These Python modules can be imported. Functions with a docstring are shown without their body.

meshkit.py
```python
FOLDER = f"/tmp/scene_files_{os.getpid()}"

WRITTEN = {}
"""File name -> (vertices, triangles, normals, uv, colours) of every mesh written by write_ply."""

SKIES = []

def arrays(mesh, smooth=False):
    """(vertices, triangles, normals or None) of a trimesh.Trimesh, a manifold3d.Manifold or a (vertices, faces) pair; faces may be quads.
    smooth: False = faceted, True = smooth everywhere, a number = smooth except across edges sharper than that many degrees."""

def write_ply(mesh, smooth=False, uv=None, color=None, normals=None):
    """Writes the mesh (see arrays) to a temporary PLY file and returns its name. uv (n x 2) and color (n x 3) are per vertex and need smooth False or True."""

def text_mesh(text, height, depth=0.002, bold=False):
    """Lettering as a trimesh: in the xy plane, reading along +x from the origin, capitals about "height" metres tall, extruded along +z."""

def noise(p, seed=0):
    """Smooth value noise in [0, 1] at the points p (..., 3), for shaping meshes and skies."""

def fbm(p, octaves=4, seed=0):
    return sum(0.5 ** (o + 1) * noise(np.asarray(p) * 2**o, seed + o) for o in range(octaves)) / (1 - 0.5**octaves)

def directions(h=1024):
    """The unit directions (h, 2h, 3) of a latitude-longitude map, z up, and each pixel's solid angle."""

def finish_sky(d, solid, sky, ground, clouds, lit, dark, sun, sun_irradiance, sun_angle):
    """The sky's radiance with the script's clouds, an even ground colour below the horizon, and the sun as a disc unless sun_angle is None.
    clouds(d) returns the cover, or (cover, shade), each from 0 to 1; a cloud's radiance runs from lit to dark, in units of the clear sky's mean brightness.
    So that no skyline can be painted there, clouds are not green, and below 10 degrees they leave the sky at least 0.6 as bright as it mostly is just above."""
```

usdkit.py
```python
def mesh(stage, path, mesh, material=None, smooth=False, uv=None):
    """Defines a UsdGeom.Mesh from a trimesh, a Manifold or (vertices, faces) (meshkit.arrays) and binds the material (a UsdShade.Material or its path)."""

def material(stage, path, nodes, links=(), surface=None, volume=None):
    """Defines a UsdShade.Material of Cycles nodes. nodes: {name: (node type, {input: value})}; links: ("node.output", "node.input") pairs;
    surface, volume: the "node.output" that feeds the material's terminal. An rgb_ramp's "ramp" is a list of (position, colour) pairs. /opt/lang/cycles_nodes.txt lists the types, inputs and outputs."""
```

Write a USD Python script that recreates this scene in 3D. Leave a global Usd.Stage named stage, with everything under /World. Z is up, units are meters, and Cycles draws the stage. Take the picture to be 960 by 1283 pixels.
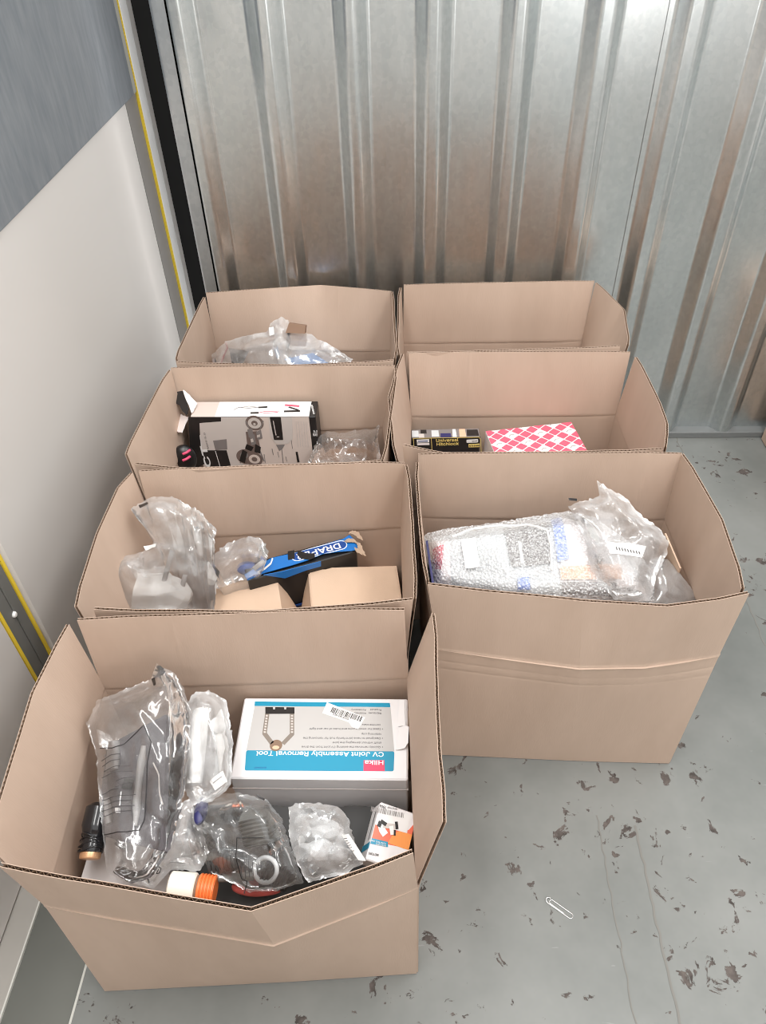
import math, random
import numpy as np, trimesh, manifold3d
from pxr import Usd, UsdGeom, UsdLux, UsdShade, Gf, Sdf, Vt
from scipy.interpolate import LinearNDInterpolator
from scipy.spatial import cKDTree
from shapely.geometry import Polygon, Point, LineString
import shapely
import usdkit, meshkit

stage = Usd.Stage.CreateInMemory()
UsdGeom.SetStageUpAxis(stage, UsdGeom.Tokens.z)
UsdGeom.SetStageMetersPerUnit(stage, 1.0)
UsdGeom.Xform.Define(stage, '/World')
UsdGeom.Scope.Define(stage, '/World/Looks')

# ---------------------------------------------------------------- camera, light, exposure
YAW, PITCH, ROLL, FPX, EYE = -0.04655293, 0.74466784, -0.03237969, 948.95, 1.5
FW = np.array([math.sin(YAW)*math.cos(PITCH), math.cos(YAW)*math.cos(PITCH), -math.sin(PITCH)])
_r = np.array([math.cos(YAW), -math.sin(YAW), 0]); _u = np.cross(_r, FW)
RT = math.cos(ROLL)*_r + math.sin(ROLL)*_u
UP = -math.sin(ROLL)*_r + math.cos(ROLL)*_u
CAM = np.array([0, 0, EYE])
cam = UsdGeom.Camera.Define(stage, '/World/camera')
cam.CreateHorizontalApertureAttr(36.0); cam.CreateVerticalApertureAttr(36.0*1283/960)
cam.CreateFocalLengthAttr(36.0*FPX/960); cam.CreateClippingRangeAttr(Gf.Vec2f(0.02, 100))
cam.CreateExposureAttr(0.18)
cam.AddTransformOp().Set(Gf.Matrix4d(*RT, 0, *UP, 0, *(-FW), 0, *CAM, 1))

dome = UsdLux.DomeLight.Define(stage, '/World/sky')
dome.CreateColorAttr(Gf.Vec3f(1.0, .99, .975)); dome.CreateIntensityAttr(0.55)

def rect_light(name, loc, target, w, h, power, color):
    l = UsdLux.RectLight.Define(stage, '/World/' + name)
    l.CreateWidthAttr(w); l.CreateHeightAttr(h); l.CreateIntensityAttr(power); l.CreateColorAttr(Gf.Vec3f(*color))
    z = np.array(loc, float) - np.array(target, float); z /= np.linalg.norm(z)
    x = np.cross([0, 1, 0], z); x /= np.linalg.norm(x); y = np.cross(z, x)
    l.AddTransformOp().Set(Gf.Matrix4d(*x, 0, *y, 0, *z, 0, *loc, 1))
rect_light('ceiling_strip_light', (0.95, 0.45, 2.55), (0.15, 0.9, 0), 0.4, 1.4, 12, (1, .98, .96))
rect_light('doorway_daylight', (1.15, -1.7, 1.15), (0.25, 0.9, 0.35), 1.1, 1.5, 3.6, (1, .985, .97))
rect_light('ceiling_strip_light_001', (-0.45, 0.45, 2.55), (0.25, 0.9, 0), 0.3, 1.3, 15.5, (1, .985, .965))

# ---------------------------------------------------------------- helpers
def ray(px, py): return (px-480)/FPX*RT - (py-641.5)/FPX*UP + FW
def onz(px, py, z): d = ray(px, py); return CAM + d*((z-EYE)/d[2])
def ony(px, py, y): d = ray(px, py); return CAM + d*(y/d[1])
def onx(px, py, x): d = ray(px, py); return CAM + d*(x/d[0])

LOC, USED = {}, {}
def numbered(parent, name):
    k = USED.get((parent, name), 0); USED[(parent, name)] = k + 1
    return name if k == 0 else f'{name}_{k:03d}'
def setdata(prim, **kw):
    for k, v in kw.items():
        if v: prim.SetCustomDataByKey(k, v)
def thing(name, label, cat, loc=(0, 0, 0), group=None, kind=None):
    path = '/World/' + numbered('/World', name)
    x = UsdGeom.Xform.Define(stage, path); x.AddTranslateOp().Set(Gf.Vec3d(*map(float, loc)))
    LOC[path] = np.array(loc, float)
    setdata(x.GetPrim(), label=label, category=cat, group=group, kind=kind)
    return path
def part(parent, name, mesh, mat, smooth=False, label=None, kind=None):
    """mesh in world coordinates; becomes a child of a thing or of one of its parts"""
    path = parent + '/' + numbered(parent, name)
    off = LOC[parent]; LOC[path] = off
    v, f = VF(mesh)
    m = usdkit.mesh(stage, path, trimesh.Trimesh(v - off, f, process=False), MAT[mat], smooth)
    setdata(m.GetPrim(), label=label, kind=kind)
    return path
def single(name, mesh, mat, label=None, cat=None, group=None, kind=None, smooth=False):
    path = '/World/' + numbered('/World', name)
    v, f = VF(mesh)
    m = usdkit.mesh(stage, path, trimesh.Trimesh(v, f, process=False), MAT[mat], smooth)
    LOC[path] = np.zeros(3)
    setdata(m.GetPrim(), label=label, category=cat, group=group, kind=kind)
    return path
def VF(mesh):
    if hasattr(mesh, 'to_mesh'):
        m = mesh.to_mesh(); return np.array(m.vert_properties[:, :3], float), np.array(m.tri_verts)
    if isinstance(mesh, tuple): return np.asarray(mesh[0], float), np.asarray(mesh[1], int)
    return np.array(mesh.vertices, float), np.array(mesh.faces)
def cat_(*ms):
    vs, fs, n = [], [], 0
    for m in ms:
        v, f = VF(m); vs.append(v); fs.append(f + n); n += len(v)
    return np.vstack(vs), np.vstack(fs)
def hull(pts): return trimesh.convex.convex_hull(np.asarray(pts, float))
def box(lo, hi, r=0.0):
    lo, hi = np.array(lo, float), np.array(hi, float)
    if r <= 0:
        return trimesh.creation.box(bounds=[lo, hi])
    pts = []
    for sx in (0, 1):
        for sy in (0, 1):
            for sz in (0, 1):
                c = np.where([sx, sy, sz], hi, lo); s = np.where([sx, sy, sz], -1, 1)*r
                for k in range(3):
                    q = c + s; q[k] = c[k]; pts.append(q)
    return hull(pts)
class Frame:
    """local axes: o origin, x, y, z unit directions"""
    def __init__(s, o, x, y): 
        s.o = np.array(o, float); s.x = np.array(x, float)/np.linalg.norm(x)
        y = np.array(y, float); y = y - s.x*(y@s.x); s.y = y/np.linalg.norm(y); s.z = np.cross(s.x, s.y)
    def pts(s, p): p = np.atleast_2d(p); return s.o + p[:, :1]*s.x + p[:, 1:2]*s.y + p[:, 2:3]*s.z
    def __call__(s, mesh): v, f = VF(mesh); return s.pts(v), f
    def at(s, p): return s.pts(p)[0]
def grid_faces(nu, nv, flip=False):
    i = np.arange(nu*nv).reshape(nu, nv)
    a, b, c, d = i[:-1, :-1].ravel(), i[1:, :-1].ravel(), i[1:, 1:].ravel(), i[:-1, 1:].ravel()
    q = np.vstack([np.stack([a, b, c], 1), np.stack([a, c, d], 1)])
    return q[:, ::-1] if flip else q
def normals(P):
    du = np.gradient(P, axis=0); dv = np.gradient(P, axis=1); n = np.cross(du, dv)
    return n/np.maximum(np.linalg.norm(n, axis=2, keepdims=True), 1e-12)
def slab(P, t, mid=0.0, n=None):
    """closed sheet of thickness t about the grid P, its middle moved by mid along the normal"""
    n = normals(P) if n is None else n
    A, B = P + n*(mid + t/2), P + n*(mid - t/2)
    nu, nv = P.shape[:2]; N = nu*nv
    i = np.arange(N).reshape(nu, nv)
    ring = np.concatenate([i[:, 0], i[-1, 1:], i[-2::-1, -1], i[0, -2:0:-1]])
    r2 = np.roll(ring, -1)
    side = np.vstack([np.stack([ring, r2 + N, r2], 1), np.stack([ring, ring + N, r2 + N], 1)])
    return np.vstack([A.reshape(-1, 3), B.reshape(-1, 3)]), np.vstack([grid_faces(nu, nv), grid_faces(nu, nv, True) + N, side[:, ::-1]])
def polyline(pts, us):
    """points along a polyline at fractions us of its length"""
    pts = np.asarray(pts, float); d = np.r_[0, np.cumsum(np.linalg.norm(np.diff(pts, axis=0), axis=1))]; d /= d[-1]
    return np.stack([np.interp(us, d, pts[:, k]) for k in range(3)], 1)
def tube(pts, r, n=8, closed=False):
    pts = np.asarray(pts, float); m = len(pts)
    t = np.gradient(pts, axis=0) if not closed else np.roll(pts, -1, 0) - np.roll(pts, 1, 0)
    t /= np.maximum(np.linalg.norm(t, axis=1, keepdims=True), 1e-9)
    ref = np.array([0, 0, 1.]) if abs(t[0] @ [0, 0, 1.]) < .9 else np.array([1., 0, 0])
    a = np.cross(t[0], ref); a /= np.linalg.norm(a); ring = []
    for k in range(m):
        a = a - t[k]*(a@t[k]); a /= np.linalg.norm(a); b = np.cross(t[k], a)
        w = np.linspace(0, 2*math.pi, n, endpoint=False)
        rr = r if np.ndim(r) == 0 else r[k]
        ring.append(pts[k] + rr*(np.cos(w)[:, None]*a + np.sin(w)[:, None]*b))
    v = np.array(ring).reshape(-1, 3); f = []
    for k in range(m if closed else m-1):
        for j in range(n):
            p, q = k*n + j, k*n + (j+1) % n; p2, q2 = ((k+1) % m)*n + j, ((k+1) % m)*n + (j+1) % n
            f += [[p, q, q2], [p, q2, p2]]
    if not closed:
        v = np.vstack([v, pts[0], pts[-1]]); c0, c1 = len(v)-2, len(v)-1
        for j in range(n):
            f += [[c0, (j+1) % n, j], [c1, (m-1)*n + j, (m-1)*n + (j+1) % n]]
    return v, np.array(f)
def lathe(profile, n=32):
    """profile: (radius, height) pairs, turned about local z"""
    pr = np.asarray(profile, float); w = np.linspace(0, 2*math.pi, n, endpoint=False)
    v = np.stack([np.outer(np.cos(w), pr[:, 0]), np.outer(np.sin(w), pr[:, 0]), np.outer(np.ones(n), pr[:, 1])], 2)
    m = len(pr); f = []
    for j in range(n):
        for k in range(m-1):
            a, b = j*m + k, ((j+1) % n)*m + k
            f += [[a, b, b+1], [a, b+1, a+1]]
    return v.reshape(-1, 3), np.array(f)
def plate(poly, t, z=0.0):
    """flat polygon (shapely or points) in local xy with thickness t from z up"""
    if not hasattr(poly, 'geom_type'): poly = Polygon(poly)
    gs = getattr(poly, 'geoms', [poly]); out = []
    for g in gs:
        m = trimesh.creation.extrude_polygon(g, t, engine='earcut'); m.apply_translation([0, 0, z]); out.append(m)
    return cat_(*out)
def text(s, h, x, y, z, t=.0003, rot=0, bold=False, sx=1.0, anchor='l'):
    m = meshkit.text_mesh(s, h, t, bold); v, f = VF(m)
    v[:, 0] *= sx
    if anchor == 'c': v[:, 0] -= (v[:, 0].min() + v[:, 0].max())/2
    c, s_ = math.cos(math.radians(rot)), math.sin(math.radians(rot))
    return np.stack([v[:, 0]*c - v[:, 1]*s_ + x, v[:, 0]*s_ + v[:, 1]*c + y, v[:, 2] + z], 1), f
def rrect(x0, y0, x1, y1, r=0): 
    return shapely.geometry.box(x0+r, y0+r, x1-r, y1-r).buffer(r, quad_segs=4) if r else shapely.geometry.box(x0, y0, x1, y1)

# ---------------------------------------------------------------- materials
MAT = {}
def material(name, nodes, links=(), surface='p.BSDF'):
    MAT[name] = usdkit.material(stage, '/World/Looks/' + name, nodes, links, surface=surface)
def plain(name, color, rough=.5, metal=0.0, **kw):
    material(name, {'p': ('principled_bsdf', dict(base_color=color, roughness=rough, metallic=metal, **kw))})
def board(name, a, b, stretch=(1, 1, .25)):
    material(name, {
        'g': ('geometry', {}), 'o': ('object_info', {}),
        'm': ('mapping', {'scale': stretch}), 'n': ('noise_texture', {'scale': 9.0, 'detail': 4.0, 'roughness': .6}),
        'r': ('rgb_ramp', {'ramp': [(.3, a), (.7, b)]}),
        'f': ('noise_texture', {'scale': 420.0, 'detail': 2.0}), 'fm': ('mapping', {'scale': (1, 1, .15)}),
        'bu': ('bump', {'strength': .12, 'distance': .002}),
        'p': ('principled_bsdf', {'roughness': .72, 'specular_ior_level': .25})},
        [('g.position', 'm.vector'), ('m.vector', 'n.vector'), ('n.fac', 'r.fac'), ('r.color', 'p.base_color'),
         ('g.position', 'fm.vector'), ('fm.vector', 'f.vector'), ('f.fac', 'bu.height'), ('bu.normal', 'p.normal')])
board('cardboard', (.485, .362, .284), (.545, .414, .330))
board('cardboard_plain', (.60, .435, .315), (.65, .475, .35))
plain('fluting', (.17, .105, .065), .85)
plain('tape', (.60, .42, .30), .25)

# floor: grey deck paint chipped to dark brown
material('floor_paint', {
    'g': ('geometry', {}), 's': ('separate_xyz', {}),
    'n1': ('noise_texture', {'scale': 24.0, 'detail': 5.0, 'roughness': .64, 'distortion': .5}),
    'n2': ('noise_texture', {'scale': 3.4, 'detail': 2.0}),
    'add': ('math', {'math_type': 'multiply_add', 'value2': .34}),
    'chip': ('map_range', {'from_min': .785, 'from_max': .805, 'clamp': True}),
    'n3': ('noise_texture', {'scale': 3.0, 'detail': 6.0, 'roughness': .6}),
    'paint': ('rgb_ramp', {'ramp': [(.3, (.155, .165, .157)), (.55, (.212, .22, .21)), (.75, (.25, .256, .247))]}),
    'n4': ('noise_texture', {'scale': 60.0, 'detail': 2.0}),
    'dirt': ('rgb_ramp', {'ramp': [(.35, (.055, .046, .042)), (.65, (.125, .105, .095))]}),
    'mx': ('mix', {}),
    # scuffs: thin pale scratches
    'sm': ('mapping', {'scale': (1.0, 9.0, 1.0), 'rotation': (0, 0, .5)}), 'sn': ('noise_texture', {'scale': 14.0, 'detail': 3.0, 'distortion': .6}),
    'sr': ('map_range', {'from_min': .735, 'from_max': .76, 'to_max': .35, 'clamp': True}), 'mx2': ('mix', {'color2': (.36, .37, .355)}),
    'bu': ('bump', {'strength': .35, 'distance': .003, 'invert': True}),
    'rg': ('map_range', {'to_min': .42, 'to_max': .8}),
    'p': ('principled_bsdf', {'specular_ior_level': .4})},
    [('g.position', 'n1.vector'), ('g.position', 'n2.vector'), ('n2.fac', 'add.value1'), ('n1.fac', 'add.value3'), ('add.value', 'chip.value'),
     ('g.position', 'n3.vector'), ('n3.fac', 'paint.fac'), ('g.position', 'n4.vector'), ('n4.fac', 'dirt.fac'),
     ('g.position', 'sm.vector'), ('sm.vector', 'sn.vector'), ('sn.fac', 'sr.value'), ('sr.result', 'mx2.fac'), ('paint.color', 'mx2.color1'),
     ('chip.result', 'mx.fac'), ('mx2.color', 'mx.color1'), ('dirt.color', 'mx.color2'), ('mx.color', 'p.base_color'),
     ('chip.result', 'bu.height'), ('bu.normal', 'p.normal'), ('chip.result', 'rg.value'), ('rg.result', 'p.roughness')])
plain('seam_fill', (.19, .185, .17), .8)

def galvanized(name, dark, light, rough=(.28, .42)):
    material(name, {
        'g': ('geometry', {}), 'v': ('voronoi_texture', {'scale': 95.0}), 'm': ('mapping', {'scale': (1.6, 1.6, .55)}),
        'n': ('noise_texture', {'scale': 4.5, 'detail': 5.0, 'roughness': .6}),
        'bw': ('rgb_to_bw', {}), 'a': ('math', {'math_type': 'multiply_add', 'value2': .16}),
        'r': ('rgb_ramp', {'ramp': [(.35, dark), (.75, light)]}),
        'rr': ('map_range', {'from_min': .3, 'from_max': .75, 'to_min': rough[1], 'to_max': rough[0]}),
        'n2': ('noise_texture', {'scale': 2.2, 'detail': 2.0}), 'bu': ('bump', {'strength': .10, 'distance': .03}),
        'p': ('principled_bsdf', {'metallic': 1.0})},
        [('g.position', 'v.vector'), ('v.color', 'bw.color'), ('bw.val', 'a.value1'), ('g.position', 'm.vector'), ('m.vector', 'n.vector'),
         ('n.fac', 'a.value3'), ('a.value', 'r.fac'), ('r.color', 'p.base_color'), ('n.fac', 'rr.value'), ('rr.result', 'p.roughness'),
         ('g.position', 'n2.vector'), ('n2.fac', 'bu.height'), ('bu.normal', 'p.normal')])
galvanized('galvanized', (.60, .64, .65), (.82, .84, .84), (.19, .30))
galvanized('galvanized_dull', (.46, .49, .51), (.66, .68, .69), (.3, .45))
plain('panel_grey', (.63, .605, .58), .38, specular_ior_level=.35)
material('dark_sheet', {
    'g': ('geometry', {}), 'm': ('mapping', {'scale': (1, 3, .6)}), 'n': ('noise_texture', {'scale': 16.0, 'detail': 6.0, 'roughness': .65}),
    'r': ('rgb_ramp', {'ramp': [(.32, (.155, .172, .19)), (.68, (.215, .23, .246))]}), 'p': ('principled_bsdf', {'roughness': .5})},
    [('g.position', 'm.vector'), ('m.vector', 'n.vector'), ('n.fac', 'r.fac'), ('r.color', 'p.base_color')])
plain('post_grey', (.16, .16, .15), .5)
plain('edge_pale', (.60, .60, .56), .45)
plain('edge_beige', (.42, .41, .36), .5)
plain('recess_grey', (.26, .245, .23), .5)
plain('yellow_edge', (.85, .62, .05), .45)
plain('white_gloss', (.85, .85, .83), .3)
plain('white_bright', (.93, .93, .92), .25)
plain('black_void', (.008, .008, .008), .9)
plain('channel_steel', (.16, .165, .15), .38, .6)
plain('base_steel', (.17, .18, .18), .5)
plain('steel_worn', (.42, .40, .37), .45, .5)
plain('wall_paint', (.66, .655, .64), .7)

# ---------------------------------------------------------------- the setting
def struct(name, mesh, mat, smooth=False): return single(name, mesh, mat, kind='structure', smooth=smooth)
LX = -0.575                                                         # the unit's edge on the left
fl = struct('floor', box((LX, -1.8, -.03), (2.4, 2.03, 0)), 'floor_paint')
part(fl, 'edge_strip', box((LX-.004, -1.8, -.03), (LX, 2.0, .0012)), 'edge_pale')
rnd = random.Random(4)
for x0, y0, y1, w in ((.452, -.2, .70, .0042), (.379, -.1, .72, .0025), (.861, .9, 1.99, .003)):
    pts = [(x0 + rnd.uniform(-.0022, .0022), y) for y in np.linspace(y0, y1, 60)]
    part(fl, 'seam', plate(LineString(pts).buffer(w/2, cap_style=2), .0006), 'seam_fill')
struct('threshold', box((-.70, -1.8, -.05), (LX-.006, 2.5, -.004)), 'channel_steel')
lg = struct('ledge', box((-.78, -1.8, -.05), (-.70, 2.5, .0)), 'steel_worn')
part(lg, 'edge_strip', box((-.7015, -1.8, -.004), (-.6985, 2.5, .002)), 'edge_pale')

# back wall of ribbed galvanized sheet, rib by rib from measured edges
def rib_wall(x0, x1, z1, yb, yf, ribs):
    """profile (x,y) of one sheet, flats at yb and rib tops at yf"""
    pr = [(x0, yb)]
    for a, b, c, d in ribs: pr += [(a, yb), (b, yf), (c, yf), (d, yb)]
    pr.append((x1, yb)); return np.array(pr)
def sheet_mesh(pr, z0, z1, t=.0012, r=.004):
    q = [pr[0]]
    for a, b, c in zip(pr[:-2], pr[1:-1], pr[2:]):
        u, w = (a-b), (c-b); lu, lw = np.linalg.norm(u), np.linalg.norm(w); k = min(r*1.6, .4*lu, .4*lw)
        p0, p2 = b + u/lu*k, b + w/lw*k
        q += [p0*(1-t_)**2 + 2*b*t_*(1-t_) + p2*t_*t_ for t_ in (0, .25, .5, .75, 1)]
    q.append(pr[-1]); ls = LineString(q); s = ls.buffer(t/2, cap_style=2, join_style=1, quad_segs=3)
    m = trimesh.creation.extrude_polygon(s, z1-z0, engine='earcut'); m.apply_translation([0, 0, z0]); return m
YB, YF = 2.012, 1.982
def wx(px, y): return ony(px, 0, y)[0]
edges = [(306.5, 320, 334, 353), (417, 431, 443, 460), (521, 536.5, 552, 568.5), (631, 647, 662, 677), (736.5, 756, 774.5, 783.5),
         (849, 868, 887, 894.5), (955, 977, 996, 1001)]
ribs = [(wx(a, YB), wx(b, YF), wx(c, YF), wx(d, YB)) for a, b, c, d in edges]
for k in range(5):
    x = ribs[6][0] + .187*(k+1); ribs.append((x, x+.026, x+.052, x+.078))
wb = thing('wall_back', None, None, (0, 0, 0), kind='structure')
xs = wx(846.5, YB)
first = [(wx(190, 1.985), wx(186, YF))]
ZT = 2.6
part(wb, 'sheet', sheet_mesh(rib_wall(wx(243, YB), xs, ZT, YB, YF, ribs[:5]), .012, ZT), 'galvanized', 40)
part(wb, 'sheet', sheet_mesh(rib_wall(xs - .012, 2.4, ZT, YB - .003, YF - .003, ribs[5:]), .012, ZT), 'galvanized', 40)
# corner flashing: flat band, dark joint, stepped return
part(wb, 'corner_flashing', sheet_mesh(np.array([(LX-.002, YF+.05), (LX, YF), (wx(205.0, YF), YF)]), 0, ZT), 'galvanized_dull', 25)
part(wb, 'corner_flashing', sheet_mesh(np.array([(wx(206.6, YF), YF+.02), (wx(206.8, YF), YF), (wx(223, YF), YF), (wx(241.5, YB), YB-.001), (wx(246, YB), YB-.0012)]), 0, ZT), 'galvanized', 25)
part(wb, 'base_channel', box((LX+.005, YF-.006, 0), (2.4, YF+.035, .022), .002), 'base_steel')
part(wb, 'backing', box((LX-.002, YB+.02, 0), (2.4, YB+.05, ZT)), 'black_void')

# left wall: panels in a framed partition across the threshold
PX = -.745
wl = thing('wall_left', None, None, (PX, 1, 0), kind='structure')
part(wl, 'panel', box((PX-.04, -1.8, 0), (PX, .868, 2.6), .006), 'panel_grey')
part(wl, 'panel', box((PX-.04, .948, 0), (PX, 2.185, .99), .012), 'panel_grey')
part(wl, 'upper_sheet', box((PX-.03, .948, .957), (PX+.003, 2.255, 2.6), .001), 'dark_sheet')
part(wl, 'sheet_edge', box((PX-.03, 2.2555, .957), (PX+.002, 2.283, 2.6), .001), 'edge_beige')
part(wl, 'post', box((PX-.04, .876, 0), (PX-.004, .909, 2.6), .002), 'post_grey')
part(wl, 'post', box((PX-.04, .911, 0), (PX-.004, .940, 2.6), .002), 'post_grey')
part(wl, 'yellow_strip', box((PX-.03, .868, 0), (PX-.002, .876, 2.6)), 'yellow_edge')
part(wl, 'yellow_strip', box((PX-.03, .940, 0), (PX-.002, .948, 2.6)), 'yellow_edge')
bolt = Frame(onx(17.5, 770, PX-.004), (0, 1, 0), (0, 0, 1))
part(wl, 'bolt_head', bolt(lathe([(0, .005), (.004, .0045), (.0062, .002), (.0065, -.002), (0, -.002)], 16)), 'white_gloss', 30)
part(wl, 'recess_strip', box((PX-.045, 2.188, 0), (PX-.0035, 2.285, .956)), 'recess_grey')
part(wl, 'yellow_strip', box((PX-.03, 2.285, 0), (PX+.003, 2.2925, 2.6)), 'yellow_edge')
part(wl, 'white_trim', box((PX-.03, 2.293, 0), (PX+.004, 2.352, 2.6), .001), 'white_bright')
part(wl, 'grey_trim', box((PX-.03, 2.358, 0), (PX+.002, 2.40, 2.6), .002), 'panel_grey')
part(wl, 'end_return', box((PX-.03, 2.40, 0), (LX+.1, 2.44, 2.6)), 'black_void')
struct('wall_right', box((2.4, -1.8, 0), (2.45, 2.05, 2.6)), 'wall_paint')
struct('wall_front', box((-.8, -1.85, 0), (2.45, -1.8, 2.6)), 'wall_paint')

# ---------------------------------------------------------------- open cartons
HZ, FLAP, TH = .38, .175, .0052
def tip(px, py, a, b, L=FLAP):
    """the point on the sight line of a measured flap corner that lies one flap length from its hinge a-b"""
    d = ray(px, py); d = d/np.linalg.norm(d); e = (b-a)/np.linalg.norm(b-a)
    w = CAM - a; w = w - e*(w@e); q = d - e*(d@e)
    A, B, Cq = q@q, 2*w@q, w@w - L*L; disc = B*B - 4*A*Cq
    return CAM + d*((-B - math.sqrt(max(disc, 0)))/(2*A))
def samples(n, extra, w):
    s = set(np.round(np.linspace(0, 1, n), 5))
    for e in extra: s |= {round(e + k*w, 5) for k in (-2, -1, 0, 1, 2) if 0 < e + k*w < 1}
    return np.array(sorted(s))
def crease(x, at, w, depth): return sum((depth*np.exp(-((x-e)/w)**2) for e in at), np.zeros_like(x))
CARTONS = []
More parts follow.
